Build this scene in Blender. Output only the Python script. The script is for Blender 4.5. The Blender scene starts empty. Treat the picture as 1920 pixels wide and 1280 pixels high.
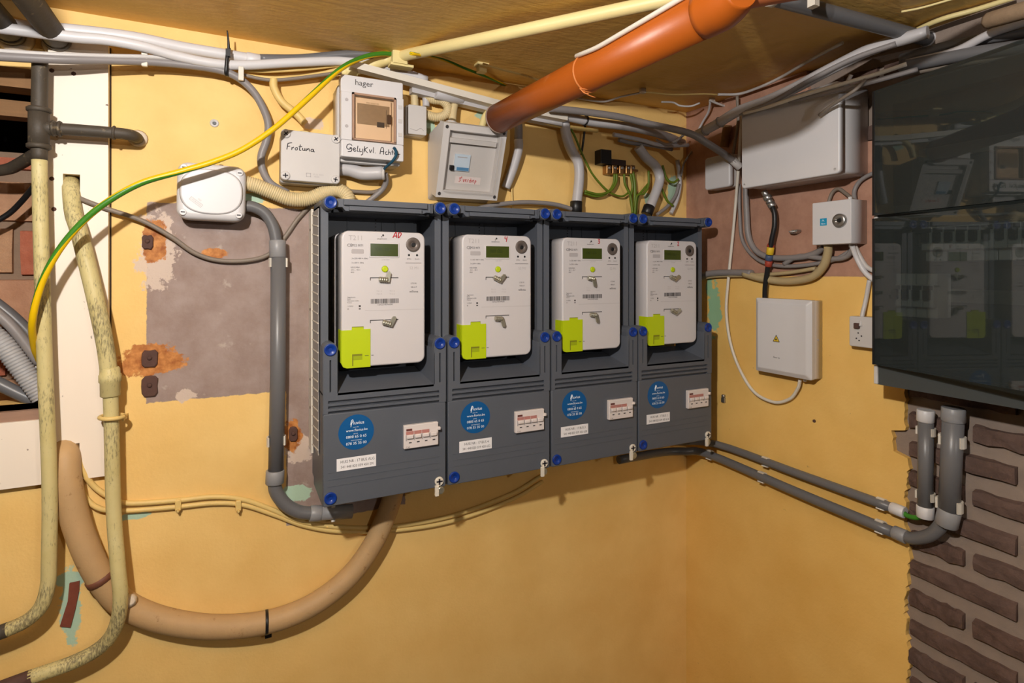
import bpy, math, random
from mathutils import Vector, Matrix
random.seed(11)
SC = bpy.context.scene
COL = SC.collection
# ------------------------------------------------------------------ camera, light, exposure
FPX, YAW, YH = 1054.6, 0.4591, 509.75        # focal length in pixels, yaw, horizon row of the 1920x1280 frame
WY, H = 1.30, 1.55                            # camera stands 1.30 m from the back wall, 1.55 m above the floor
XB = 1.235                                    # right wall
ZC = H + 0.485                                # ceiling
cd = bpy.data.cameras.new('camera'); cam = bpy.data.objects.new('camera', cd); COL.objects.link(cam)
cam.location = (0, -WY, H); cam.rotation_euler = (math.pi/2, 0, -YAW)
cd.sensor_width = 36; cd.lens = 36*FPX/1920; cd.shift_y = -(640-YH)/1920; cd.clip_start = .01
SC.camera = cam
w = bpy.data.worlds.new('world'); SC.world = w; w.use_nodes = True
w.node_tree.nodes['Background'].inputs[0].default_value = (1, .95, .9, 1)
w.node_tree.nodes['Background'].inputs[1].default_value = .02
def lamp(name, loc, energy, radius, col, aim=None):
    l = bpy.data.lights.new(name, 'SPOT' if aim else 'POINT')
    if aim: l.spot_size = math.radians(162); l.spot_blend = .25; l.energy = energy; l.shadow_soft_size = radius; l.color = col
    o = bpy.data.objects.new(name, l); COL.objects.link(o); o.location = loc
    if aim: o.rotation_euler = Vector(aim).to_track_quat('-Z', 'Y').to_euler()
    return o
lamp('work_lamp', (-.25, -1.20, H+.405), 42, .020, (1, .965, .93), (.45, .85, -.12))
lamp('rear_fill', (.55, -2.3, H+.25), .35, .10, (1, .96, .92))  # unseen fill light, added to soften the falloff towards the right
SC.view_settings.view_transform = 'Standard'; SC.view_settings.look = 'None'
SC.view_settings.gamma = 1; SC.view_settings.use_curve_mapping = False
SC.view_settings.exposure = 0.55

# ------------------------------------------------------------------ measuring helpers
_F = (math.sin(YAW), math.cos(YAW)); _R = (math.cos(YAW), -math.sin(YAW))
def ray(x, y):
    t = (x-960)/FPX
    return Vector((_F[0]+_R[0]*t, _F[1]+_R[1]*t, (YH-y)/FPX))
CAM = Vector((0, -WY, H))
def A(x, y, o=0):                              # point o metres in front of the back wall
    d = ray(x, y); return CAM + d*((WY-o)/d.y)
def B(x, y, o=0):                              # point o metres in front of the right wall
    d = ray(x, y); return CAM + d*((XB-o)/d.x)
def C(x, y, o=0):                              # point o metres below the ceiling
    d = ray(x, y); return CAM + d*((ZC-o-H)/d.z)
def Ap(l, o=None): return [A(p[0], p[1], p[2] if len(p) > 2 else o) for p in l]
def Bp(l, o=None): return [B(p[0], p[1], p[2] if len(p) > 2 else o) for p in l]
def Cp(l, o=None): return [C(p[0], p[1], p[2] if len(p) > 2 else o) for p in l]

# ------------------------------------------------------------------ materials
def lin(c):
    r = []
    for k in c:
        k /= 255.0
        r.append(k/12.92 if k <= .04045 else ((k+.055)/1.055)**2.4)
    return tuple(r)+(1,)
class NT:
    def __init__(s, name):
        s.m = bpy.data.materials.new(name); s.m.use_nodes = True; s.t = s.m.node_tree
        s.b = s.t.nodes['Principled BSDF']; s.out = s.t.nodes['Material Output']
        s.tc = s.t.nodes.new('ShaderNodeTexCoord')
    def new(s, k): return s.t.nodes.new(k)
    def put(s, sock, v):
        if isinstance(v, bpy.types.NodeSocket): s.t.links.new(v, sock)
        elif v is not None: sock.default_value = v
    def math(s, op, a, b=None, clamp=False):
        n = s.new('ShaderNodeMath'); n.operation = op; n.use_clamp = clamp
        s.put(n.inputs[0], a)
        if b is not None: s.put(n.inputs[1], b)
        return n.outputs[0]
    def mix(s, f, a, b, mode='MIX'):
        n = s.new('ShaderNodeMix'); n.data_type = 'RGBA'; n.blend_type = mode
        s.put(n.inputs[0], f); s.put(n.inputs[6], a); s.put(n.inputs[7], b); return n.outputs[2]
    def vec(s, scale=(1,1,1), src='Object'):
        n = s.new('ShaderNodeMapping'); s.t.links.new(s.tc.outputs[src], n.inputs[0]); n.inputs[3].default_value = scale
        return n.outputs[0]
    def noise(s, scale, detail=4, v=None, rough=.55):
        n = s.new('ShaderNodeTexNoise'); n.inputs['Scale'].default_value = scale; n.inputs['Detail'].default_value = detail
        n.inputs['Roughness'].default_value = rough
        s.t.links.new(v if v is not None else s.tc.outputs['Object'], n.inputs['Vector']); return n.outputs[0]
    def ramp(s, f, lo, hi):                     # clamped linear step
        n = s.new('ShaderNodeMapRange'); n.inputs[1].default_value = lo; n.inputs[2].default_value = hi
        s.put(n.inputs[0], f); return n.outputs[0]
    def bump(s, h, strength=.2, dist=.002):
        n = s.new('ShaderNodeBump'); n.inputs['Strength'].default_value = strength; n.inputs['Distance'].default_value = dist
        s.put(n.inputs['Height'], h); s.t.links.new(n.outputs[0], s.b.inputs['Normal'])
    def fin(s, col, rough=.6, metal=0, spec=.4):
        s.put(s.b.inputs['Base Color'], col); s.put(s.b.inputs['Roughness'], rough)
        s.b.inputs['Metallic'].default_value = metal; s.b.inputs['Specular IOR Level'].default_value = spec
        return s.m
MATS = {}
def mat(name, col, rough=.5, var=.12, scale=30, bump=0, bscale=300, metal=0, spec=.4, dirt=None, damt=.35, stretch=(1,1,1)):
    if name in MATS: return MATS[name]
    n = NT(name); c = lin(col)
    dark = tuple(k*(1-var) for k in c[:3])+(1,); lite = tuple(min(1, k*(1+var)) for k in c[:3])+(1,)
    v = n.vec(stretch)
    k = n.mix(n.noise(scale, 4, v), dark, lite)
    if dirt: k = n.mix(n.ramp(n.noise(scale*1.7, 6, v, .7), .62-damt*.3, .70-damt*.3), k, lin(dirt))
    if bump: n.bump(n.noise(bscale, 3), bump, .001)
    MATS[name] = n.fin(k, rough, metal, spec); return MATS[name]
WHITE = mat('white_plastic', (208, 205, 205), .38, .03, 12)
WHITE2 = mat('aged_white_plastic', (196, 191, 187), .42, .05, 15)
OFFW = mat('off_white_paint', (216, 208, 194), .5, .06, 15)
METER = mat('meter_white_plastic', (200, 195, 195), .36, .02, 10)
GREYP = mat('grey_conduit_plastic', (104, 103, 104), .36, .05, 20)
GREYL = mat('light_grey_plastic', (140, 139, 140), .4, .05, 20)
GREYC = mat('grey_cable_sheath', (134, 128, 126), .45, .08, 25)
GREYW = mat('pale_grey_conduit', (186, 182, 182), .4, .07, 18)
BROWNC = mat('grey_brown_cable_sheath', (128, 116, 104), .5, .1, 30)
CAB = mat('charcoal_polyester', (86, 90, 98), .42, .05, 25, .15, 500, spec=.45)
BLACK = mat('black_plastic', (26, 25, 26), .4, .1)
DARKP = mat('black_iron', (70, 62, 52), .6, .25, 35, .5, 150, dirt=(120, 105, 80), damt=.05)
BLUE = mat('blue_cap_plastic', (14, 52, 134), .35, .05)
STICK = mat('blue_sticker', (6, 82, 140), .45, .03)
PRINTW = mat('white_print', (235, 240, 245), .6, 0)
PRINTK = mat('dark_print', (58, 54, 54), .6, 0)
PRINTG = mat('grey_print', (172, 166, 166), .6, 0)
REDINK = mat('red_ink', (190, 30, 40), .6, 0)
INK = mat('black_ink', (48, 44, 50), .6, 0)
LIME = mat('lime_plastic', (178, 196, 12), .4, .03)
LIMED = mat('lime_plastic_recess', (150, 166, 12), .5, .03)
LCD = mat('lcd_green', (62, 72, 26), .18, .05)
SILVER = mat('seal_metal', (182, 178, 160), .3, .15, 200, metal=.75)
STEEL = mat('steel', (170, 168, 165), .35, .1, metal=.9)
PORT = mat('meter_port_grey', (104, 94, 88), .4, .06, metal=.3)
LABEL = mat('paper_label', (232, 229, 230), .6, .02)
REDBAR = mat('breaker_red_bar', (176, 120, 112), .5, .05)
DKRED = mat('breaker_badge', (96, 48, 44), .5, .05)
CREAM = mat('cream_painted_conduit', (226, 208, 146), .45, .07, 20, .3, 120)
PAINTC = mat('yellow_painted_cable', (222, 190, 118), .5, .1, 30, .3, 200)
HOSE = mat('tan_hose', (184, 150, 106), .6, .12, 25, .4, 200, dirt=(150, 112, 70), damt=.05)
CORR = mat('beige_corrugated', (206, 186, 142), .5, .08, 20)
CORRG = mat('grey_corrugated', (168, 166, 166), .5, .08, 20)
ORANGE = mat('orange_drain_plastic', (166, 82, 20), .4, .12, 9, .1, 80, dirt=(180, 104, 54), damt=-.05)
ORANGE2 = mat('orange_dusty_plastic', (176, 98, 56), .55, .1, 15)
RUST = mat('rusty_iron', (84, 58, 50), .8, .3, 60, .6, 150)
BROWN = mat('brown_tape', (112, 68, 50), .6, .15)
COPPER = mat('brass', (170, 128, 80), .35, .1, metal=.85)
GREENW = mat('green_wire', (96, 116, 28), .45, .15, 30)
TEALW = mat('teal_wire', (28, 74, 96), .4, .1)
YELLOW = mat('yellow_tape', (214, 178, 40), .5, .05)
BLUET = mat('slate_blue_tape', (70, 84, 112), .5, .05)
REDT = mat('red_tape', (160, 62, 44), .5, .05)
TEAL = mat('cyan_sticker', (26, 146, 186), .5, .03)
BRKW = mat('breaker_white', (216, 206, 202), .42, .03)
GREENB = mat('bright_green_wire', (60, 130, 36), .45, .1)
PEACH = mat('breaker_beige', (236, 214, 188), .5, .04)
GREYTXT = mat('label_grey_brown', (150, 130, 106), .6, .2, 120)
BEIGE = mat('beige_cable_sheath', (178, 158, 118), .5, .1, 30)
TWINE = mat('ochre_wire', (200, 120, 60), .6, .1)
LINEN = mat('cloth_tape', (205, 190, 180), .8, .1)
BLUELAB = mat('pale_blue_label', (190, 204, 216), .5, .05)
BLUEB = mat('mid_blue_print', (80, 130, 170), .5, .2, 90)
PASTE = mat('white_plaster_blob', (205, 190, 170), .8, .12, 60, .6, 150)
TIMBER = mat('old_timber', (134, 98, 62), .75, .25, 12, .4, 120, stretch=(1, 8, 8))
FOAM = mat('pipe_insulation', (150, 126, 100), .9, .2, 60, .5, 200)

def pipe_paint():
    n = NT('peeling_cream_paint')
    v = n.vec((420, 420, 90)); k = n.noise(1, 5, v, .65); big = n.noise(7, 3)
    f = n.ramp(n.math('ADD', k, n.math('MULTIPLY', big, 1.2)), 1.16, 1.34)
    f2 = n.ramp(n.noise(160, 5, None, .7), .64, .70)
    f = n.math('MAXIMUM', f, n.math('MULTIPLY', f2, .7))
    n.bump(f, .4, .001)
    return n.fin(n.mix(f, n.mix(n.noise(25), lin((190, 174, 112)), lin((214, 200, 148))), lin((132, 120, 86))), .5)
PEEL = pipe_paint()
def earth_mat():
    n = NT('yellow_green_earth_sheath')
    s = n.new('ShaderNodeSeparateXYZ'); n.t.links.new(n.tc.outputs['UV'], s.inputs[0])
    u = n.math('FRACT', n.math('ADD', n.math('ADD', s.outputs[0], .53), n.math('MULTIPLY', s.outputs[1], -1.6)))
    f = n.math('LESS_THAN', n.math('ABSOLUTE', n.math('SUBTRACT', u, .5)), .16)
    return n.fin(n.mix(f, lin((226, 184, 8)), lin((62, 124, 34))), .38)
EARTH = earth_mat()
def board_mat():
    n = NT('white_painted_board')
    base = n.mix(n.noise(6, 4, n.vec((1, 1, .25))), lin((232, 216, 200)), lin((242, 230, 212)))
    f = n.ramp(n.noise(70, 5, None, .6), .69, .72)
    n.bump(n.noise(40, 5, n.vec((1, 1, .15))), .25, .001)
    return n.fin(n.mix(f, base, lin((88, 62, 44))), .5)
BOARD = board_mat()
def glass_mat(name, tint, refl=1.0, rough=.02, ior=1.5, haze=None):
    n = NT(name); t = n.t
    tr = n.new('ShaderNodeBsdfTransparent'); tr.inputs[0].default_value = tint
    gl = n.new('ShaderNodeBsdfGlossy'); gl.inputs['Roughness'].default_value = rough; gl.inputs[0].default_value = (refl, refl, refl, 1)
    lw = n.new('ShaderNodeLayerWeight'); lw.inputs[0].default_value = .5; f0 = ((ior-1)/(ior+1))**2
    fr = n.math('ADD', n.math('MULTIPLY', n.math('POWER', lw.outputs['Facing'], 5), 1-f0), f0)
    mx = n.new('ShaderNodeMixShader')
    t.links.new(fr, mx.inputs[0]); t.links.new(tr.outputs[0], mx.inputs[1]); t.links.new(gl.outputs[0], mx.inputs[2])
    out = mx.outputs[0]
    if haze:
        df = n.new('ShaderNodeBsdfDiffuse'); df.inputs[0].default_value = haze; m2 = n.new('ShaderNodeMixShader'); m2.inputs[0].default_value = .16
        t.links.new(out, m2.inputs[1]); t.links.new(df.outputs[0], m2.inputs[2]); out = m2.outputs[0]
    t.links.new(out, n.out.inputs[0]); return n.m
SMOKE = glass_mat('smoked_polycarbonate', (.50, .54, .53, 1), 1, .012, 1.62, (.10, .115, .11, 1))
CLEAR = glass_mat('clear_polycarbonate', (.97, .965, .96, 1), 1, .05)
AMBER = glass_mat('aged_clear_polycarbonate', (.96, .92, .87, 1), 1, .06)
# ------------------------------------------------------------------ mesh builder
MW = {}
def smooth(pts, k=8):
    pts = [Vector(p) for p in pts]
    if len(pts) < 3: return pts
    P = [pts[0]*2-pts[1]]+pts+[pts[-1]*2-pts[-2]]; out = []
    for i in range(1, len(P)-2):
        a, b, c, d = P[i-1:i+3]
        for j in range(k):
            t = j/k
            out.append(.5*((2*b)+(c-a)*t+(2*a-5*b+4*c-d)*t*t+(3*b-a-3*c+d)*t*t*t))
    out.append(pts[-1]); return out
def rrect(u0, u1, v0, v1, r, seg=4):
    r = max(1e-5, min(r, (u1-u0)/2-1e-6, (v1-v0)/2-1e-6)); o = []
    for cx, cy, a0 in ((u1-r, v1-r, 0), (u0+r, v1-r, 90), (u0+r, v0+r, 180), (u1-r, v0+r, 270)):
        for k in range(seg+1):
            a = math.radians(a0+90*k/seg); o.append((cx+r*math.cos(a), cy+r*math.sin(a)))
    return o
class MB:
    def __init__(s): s.v = []; s.f = []; s.s = []; s.uv = {}
    def add(s, vs, fs, sm=False):
        b = len(s.v); s.v += [Vector(p) for p in vs]
        for f in fs: s.f.append([b+i for i in f]); s.s.append(sm)
        return s
    def box(s, a, b):
        x0, y0, z0 = a; x1, y1, z1 = b
        return s.add([(x0,y0,z0),(x1,y0,z0),(x1,y1,z0),(x0,y1,z0),(x0,y0,z1),(x1,y0,z1),(x1,y1,z1),(x0,y1,z1)],
                     [(3,2,1,0),(4,5,6,7),(0,1,5,4),(1,2,6,5),(2,3,7,6),(3,0,4,7)])
    def bbox(s, a, b, e=.001):                  # box with a small bevel on the outward (z) face
        return s.rbox(a[0], b[0], a[1], b[1], a[2], b[2], e, e, 1)
    def rings(s, rs, sm=True, cap0=True, cap1=True):
        n = len(rs[0]); b = len(s.v)
        for r in rs: s.v += [Vector(p) for p in r]
        for i in range(len(rs)-1):
            for j in range(n):
                k = (j+1) % n; s.f.append([b+i*n+j, b+i*n+k, b+(i+1)*n+k, b+(i+1)*n+j]); s.s.append(sm)
        if cap0: s.f.append([b+j for j in range(n)][::-1]); s.s.append(False)
        if cap1: s.f.append([b+(len(rs)-1)*n+j for j in range(n)]); s.s.append(False)
        return s
    def rbox(s, u0, u1, v0, v1, w0, w1, r=.004, e=.001, seg=4):
        rs = [[(x, y, w0) for x, y in rrect(u0, u1, v0, v1, r, seg)]]
        st = 3 if e > .0015 else 1
        rs.append([(x, y, w1-e) for x, y in rrect(u0, u1, v0, v1, r, seg)])
        for k in range(1, st+1):
            a = math.pi/2*k/st; i = e*(1-math.cos(a)); h = w1-e+e*math.sin(a)
            rs.append([(x, y, h) for x, y in rrect(u0+i, u1-i, v0+i, v1-i, max(r-i, 1e-4), seg)])
        return s.rings(rs, sm=seg > 1)
    def prism(s, poly, w0, w1):
        return s.rings([[(x, y, w0) for x, y in poly], [(x, y, w1) for x, y in poly]], sm=False)
    def tube(s, pts, r, n=10, k=8, rf=None, caps=True, uv=False, twist0=0):
        P = smooth(pts, k) if k else [Vector(p) for p in pts]
        T = [(P[min(i+1, len(P)-1)]-P[max(i-1, 0)]).normalized() for i in range(len(P))]
        a = Vector((0, 0, 1)) if abs(T[0].z) < .9 else Vector((1, 0, 0))
        nrm = (a-T[0]*a.dot(T[0])).normalized(); rs = []; L = 0; base = len(s.f); nv = len(s.v)
        lens = []
        for i, p in enumerate(P):
            if i: L += (p-P[i-1]).length
            lens.append(L)
            nrm = (nrm-T[i]*nrm.dot(T[i])).normalized(); bn = T[i].cross(nrm)
            q = r if rf is None else rf(i, L, r)
            rs.append([p+q*(math.cos(2*math.pi*j/n)*nrm+math.sin(2*math.pi*j/n)*bn) for j in range(n)])
        s.rings(rs, True, caps, caps)
        if uv:
            c = base
            for i in range(len(P)-1):
                for j in range(n):
                    s.uv[c] = [(j/n, lens[i]), ((j+1)/n, lens[i]), ((j+1)/n, lens[i+1]), (j/n, lens[i+1])]; c += 1
        return s
    def cyl(s, p0, p1, r, n=16, r1=None, caps=True):
        p0, p1 = Vector(p0), Vector(p1); t = (p1-p0).normalized()
        a = Vector((0, 0, 1)) if abs(t.z) < .9 else Vector((1, 0, 0))
        x = (a-t*a.dot(t)).normalized(); y = t.cross(x); r1 = r if r1 is None else r1
        return s.rings([[p+q*(math.cos(2*math.pi*j/n)*x+math.sin(2*math.pi*j/n)*y) for j in range(n)] for p, q in ((p0, r), (p1, r1))], True, caps, caps)
    def sleeve(s, p0, p1, r, e=.001, n=16):      # closed cylinder with bevelled rims
        p0, p1 = Vector(p0), Vector(p1); d = (p1-p0).normalized()
        s.lathe([(r-e, 0), (r, e), (r, (p1-p0).length-e), (r-e, (p1-p0).length)], p0, d, n); return s
    def lathe(s, prof, o, d=(0, 0, 1), n=20, caps=True):
        o, t = Vector(o), Vector(d).normalized()
        a = Vector((0, 0, 1)) if abs(t.z) < .9 else Vector((1, 0, 0))
        x = (a-t*a.dot(t)).normalized(); y = t.cross(x)
        return s.rings([[o+t*h+q*(math.cos(2*math.pi*j/n)*x+math.sin(2*math.pi*j/n)*y) for j in range(n)] for q, h in prof], True, caps, caps)
    def torus(s, c, d, R, r, n=20, m=8, arc=1.0, a0=0):
        c, t = Vector(c), Vector(d).normalized()
        a = Vector((0, 0, 1)) if abs(t.z) < .9 else Vector((1, 0, 0))
        x = (a-t*a.dot(t)).normalized(); y = t.cross(x)
        k = n+1
        pts = [c+R*(math.cos(2*math.pi*(a0+arc*j/n))*x+math.sin(2*math.pi*(a0+arc*j/n))*y) for j in range(k)]
        return s.tube(pts, r, m, 0)
    def text(s, body, size, at, ang=0, align='CENTER', sx=1):
        cu = bpy.data.curves.new('t', 'FONT'); cu.body = body; cu.size = size; cu.align_x = align; cu.align_y = 'CENTER'
        cu.resolution_u = 2
        ob = bpy.data.objects.new('t', cu); me = bpy.data.meshes.new_from_object(ob)
        ca, sa = math.cos(ang), math.sin(ang)
        s.add([(at[0]+v.co.x*sx*ca-v.co.y*sa, at[1]+v.co.x*sx*sa+v.co.y*ca, at[2]) for v in me.vertices], [list(p.vertices) for p in me.polygons])
        bpy.data.objects.remove(ob); bpy.data.curves.remove(cu); bpy.data.meshes.remove(me); return s
    def strokes(s, ls, ox, oy, w, sc, r, sx=1):   # pen strokes given as 2-D polylines
        for l in ls: s.tube([(ox+x*sc*sx, oy+y*sc, w) for x, y in l], r, 4, 3)
        return s
    def build(s, name, m, parent=None, world=False, shift=(0, 0, 0)):
        me = bpy.data.meshes.new(name); sh = Vector(shift); vs = s.v
        if parent is None and world is not None:
            lo = [min(p[i] for p in vs) for i in range(3)]; hi = [max(p[i] for p in vs) for i in range(3)]
            org = Vector(((lo[0]+hi[0])/2, (lo[1]+hi[1])/2, lo[2])); M = Matrix.Translation(org); vs = [p-org for p in vs]
        elif parent is not None:
            M = MW[parent]
            if world: inv = M.inverted(); vs = [inv @ p for p in vs]
        else: M = Matrix.Identity(4)
        me.from_pydata([p+sh for p in vs], [], s.f)
        me.polygons.foreach_set('use_smooth', s.s)
        if s.uv:
            ul = me.uv_layers.new(name='UVMap')
            for p in me.polygons:
                if p.index in s.uv:
                    for li, q in zip(p.loop_indices, s.uv[p.index]): ul.data[li].uv = q
        me.materials.append(m); o = bpy.data.objects.new(name, me); COL.objects.link(o)
        if name in ('print', 'faint_print', 'lettering', 'embossed_mark', 'handwriting', 'vent_holes', 'label_marks', 'handwritten_mark', 'digits', 'symbol'): o['kind'] = 'stuff'
        if parent is not None: o.parent = parent
        else: o.matrix_world = M
        MW[o] = M; return o
def tag(o, label, cat, group=None):
    o['label'] = label; o['category'] = cat
    if group: o['group'] = group
    return o
def struct(o): o['kind'] = 'structure'; return o
FA = Matrix(((1, 0, 0), (0, 0, -1), (0, 1, 0))).to_4x4()      # local (right, up, outwards) on the back wall
FB = Matrix(((0, 0, -1), (-1, 0, 0), (0, 1, 0))).to_4x4()     # the same on the right wall
def thing(name, label, cat, org, fr=None, group=None, roll=0):
    o = bpy.data.objects.new(name, None); COL.objects.link(o); o.empty_display_size = .03
    M = Matrix.Translation(Vector(org)) @ (fr if fr is not None else Matrix.Identity(4)) @ Matrix.Rotation(roll, 4, 'Z')
    o.matrix_world = M; MW[o] = M; return tag(o, label, cat, group)
def cable(name, label, cat, pts, r, m, group=None, n=10, k=8, rf=None, uv=False):
    return tag(MB().tube(pts, r, n, k, rf, uv=uv).build(name, m), label, cat, group)
def corr(pitch=.006, amp=.12):
    return lambda i, L, r: r*(1+amp*math.cos(2*math.pi*L/pitch))
def dense(pts, step):
    P = smooth(pts, 24); out = [P[0]]; acc = 0
    for a, b in zip(P, P[1:]):
        d = (b-a).length
        while acc+d >= step:
            a = a.lerp(b, (step-acc)/d); d = (b-a).length; acc = 0; out.append(a.copy())
        acc += d
    return out
def corrugated(name, label, cat, pts, r, m, pitch=.006, amp=.07):
    return tag(MB().tube(dense(pts, pitch/4), r, 12, 0, lambda i, L, q: q*(1+amp*(1, 0, -1, 0)[i % 4])).build(name, m), label, cat)
def clip(parent, p, axis, r, out, m, wd=.012):    # U-shaped conduit clip: two jaws and a foot
    p, t, o = Vector(p), Vector(axis).normalized(), Vector(out).normalized(); sd = t.cross(o).normalized()
    b = MB(); pts = []
    for k in range(-6, 7):
        a = math.radians(118*k/6); pts.append((math.sin(a), -math.cos(a)))
    for w0, w1 in ((r*1.0, r*1.22),):
        rs = []
        for x, y in pts:
            rs.append([p+sd*x*w0+o*y*w0-t*wd/2, p+sd*x*w1+o*y*w1-t*wd/2, p+sd*x*w1+o*y*w1+t*wd/2, p+sd*x*w0+o*y*w0+t*wd/2])
        b.rings(rs, False)
    return b.build('conduit_clip', m, parent, world=True)
# ------------------------------------------------------------------ wall materials
class Wall(NT):
    def __init__(s, name, ax):
        super().__init__(name)
        g = s.new('ShaderNodeSeparateXYZ'); s.t.links.new(s.tc.outputs['Object'], g.inputs[0])
        s.U = g.outputs[ax]; s.Z = g.outputs[2]
        s.n1 = s.math('SUBTRACT', s.noise(45, 6, None, .65), .5); s.n2 = s.math('SUBTRACT', s.noise(14, 5, None, .6), .5)
    def rect(s, u0, u1, z0, z1, amp=.006, soft=.0015):
        if u0 > u1: u0, u1 = u1, u0
        if z0 > z1: z0, z1 = z1, z0
        d = s.math('MINIMUM', s.math('MINIMUM', s.math('SUBTRACT', s.U, u0), s.math('SUBTRACT', u1, s.U)),
                   s.math('MINIMUM', s.math('SUBTRACT', s.Z, z0), s.math('SUBTRACT', z1, s.Z)))
        d = s.math('ADD', d, s.math('MULTIPLY', s.n1, amp*2))
        return s.math('DIVIDE', d, soft, True)
    def blob(s, u, z, ru, rz, amp=.9, soft=.12):
        a = s.math('DIVIDE', s.math('SUBTRACT', s.U, u), ru); b = s.math('DIVIDE', s.math('SUBTRACT', s.Z, z), rz)
        d = s.math('SQRT', s.math('ADD', s.math('MULTIPLY', a, a), s.math('MULTIPLY', b, b)))
        d = s.math('ADD', s.math('SUBTRACT', 1, d), s.math('MULTIPLY', s.n1, amp*2))
        return s.math('DIVIDE', d, soft, True)
def back_wall_mat():
    n = Wall('yellow_painted_plaster_back', 0)
    c = n.mix(n.ramp(n.noise(7, 5), .3, .7), lin((230, 188, 112)), lin((240, 202, 128)))
    c = n.mix(n.math('MULTIPLY', n.ramp(n.noise(3.2, 4), .5, .75), .35), c, lin((214, 172, 96)))
    def R(x0, y0, x1, y1, **k):
        p, q = A(x0, y0), A(x1, y1); return n.rect(p.x, q.x, q.z, p.z, **k)
    def E(x, y, rx, ry, **k):
        p = A(x, y); return n.blob(p.x, p.z, rx*1.36/FPX, ry*1.36/FPX, **k)
    grey = n.mix(n.ramp(n.noise(16, 6, None, .65), .3, .7), lin((140, 118, 108)), lin((164, 146, 138)))
    grey = n.mix(n.math('MULTIPLY', n.ramp(n.noise(26, 5, None, .6), .64, .7), .5), grey, lin((192, 178, 164)))
    m = R(274, 378, 600, 728, amp=.006)
    m = n.math('MAXIMUM', m, R(536, 500, 760, 945, amp=.004))
    c = n.mix(m, c, grey)
    mint = lin((172, 198, 174))
    for a in ((555, 925, 26, 15), (470, 372, 22, 9), (640, 232, 14, 9), (806, 238, 12, 18), (905, 215, 16, 12), (1262, 362, 18, 38), (130, 1085, 22, 12), (133, 1140, 13, 60), (250, 968, 22, 5), (1214, 372, 10, 14)):
        c = n.mix(E(*a), c, mint)
    for a in ((295, 470, 26, 60), (350, 742, 16, 10), (590, 232, 20, 10), (560, 840, 24, 22)):     # bare plaster round the iron
        c = n.mix(n.math('MULTIPLY', E(*a, amp=1.4), .9), c, lin((206, 186, 170)))
    for a in ((283, 676, 46, 26), (288, 436, 16, 22), (548, 815, 16, 30), (290, 470, 16, 20), (400, 475, 20, 9)):
        c = n.mix(E(*a), c, n.mix(n.ramp(n.noise(60, 5), .35, .65), lin((150, 84, 34)), lin((206, 140, 76))))
    f = n.ramp(n.noise(120, 4, None, .6), .745, .77)
    c = n.mix(n.math('MULTIPLY', f, .7), c, lin((130, 88, 50)))
    n.bump(n.math('ADD', n.noise(160, 4), n.math('MULTIPLY', n.noise(20, 4), 1.5)), .35, .0012)
    return n.fin(c, .62, spec=.3)
def right_wall_mat():
    n = Wall('painted_plaster_right', 1)
    c = n.mix(n.ramp(n.noise(7, 5), .3, .7), lin((228, 182, 98)), lin((238, 196, 114)))
    pink = n.mix(n.ramp(n.noise(22, 6, None, .65), .3, .7), lin((160, 118, 98)), lin((182, 140, 118)))
    zl = B(1450, 518).z; zt = B(1600, 268).z
    c = n.mix(n.rect(-.66, .1, zl, H+.9, amp=.002), c, pink)
    for x, y, rx, ry in ((1340, 580, 17, 55), (1330, 540, 10, 20)):
        p = B(x, y); c = n.mix(n.blob(p.y, p.z, rx*1.5/FPX, ry*1.5/FPX), c, lin((150, 190, 150)))
    c = n.mix(n.math('MULTIPLY', n.ramp(n.noise(75, 4, None, .6), .72, .76), .5), c, lin((120, 86, 60)))
    n.bump(n.math('ADD', n.noise(160, 4), n.math('MULTIPLY', n.noise(20, 4), 1.5)), .35, .0012)
    return n.fin(c, .62, spec=.3)
def ceil_mat():
    n = NT('ochre_painted_ceiling')
    c = n.mix(n.ramp(n.noise(5, 5), .3, .7), lin((216, 170, 84)), lin((230, 186, 104)))
    c = n.mix(n.math('MULTIPLY', n.ramp(n.noise(12, 5, n.vec((1, .4, 1))), .55, .7), .4), c, lin((186, 140, 58)))
    n.bump(n.math('ADD', n.noise(60, 5, n.vec((.5, 1.5, 1))), n.math('MULTIPLY', n.noise(9, 4), 2)), .5, .003)
    return n.fin(c, .42, spec=.45)
WBACK, WRIGHT, CEIL = back_wall_mat(), right_wall_mat(), ceil_mat()
MORTAR = mat('grey_brown_mortar', (138, 122, 110), .9, .14, 40, .8, 180)
MORTARN = mat('niche_mortar', (142, 118, 98), .9, .14, 40, .8, 180)
CONC = mat('concrete_floor', (80, 76, 70), .85, .15, 10, .5, 90)
PLAIN = mat('grey_plaster', (84, 82, 79), .7, .08, 6, .3, 160)
def brick_mat(name, c1, c2, spots, white=False):
    n = NT(name); v = n.vec((1, 1, 1))
    ob = n.new('ShaderNodeObjectInfo')
    c = n.mix(n.ramp(n.noise(38, 6, v, .65), .3, .7), lin(c1), lin(c2))
    c = n.mix(n.math('MULTIPLY', ob.outputs['Random'], .35), c, lin(spots))
    if white: c = n.mix(n.ramp(n.noise(33, 5, n.vec((1, 1, .5)), .75), .70, .73), c, lin((200, 190, 180)))
    n.bump(n.noise(70, 6, v, .7), .8, .004); return n.fin(c, .85, spec=.2)
BRICKD = brick_mat('dark_purple_brick', (80, 62, 54), (112, 88, 78), (100, 84, 78), True)
BRICKP = brick_mat('pink_brick', (176, 128, 100), (192, 146, 116), (190, 158, 112))
BRICKR = brick_mat('red_brick', (176, 98, 72), (190, 116, 90), (170, 100, 80))

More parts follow.
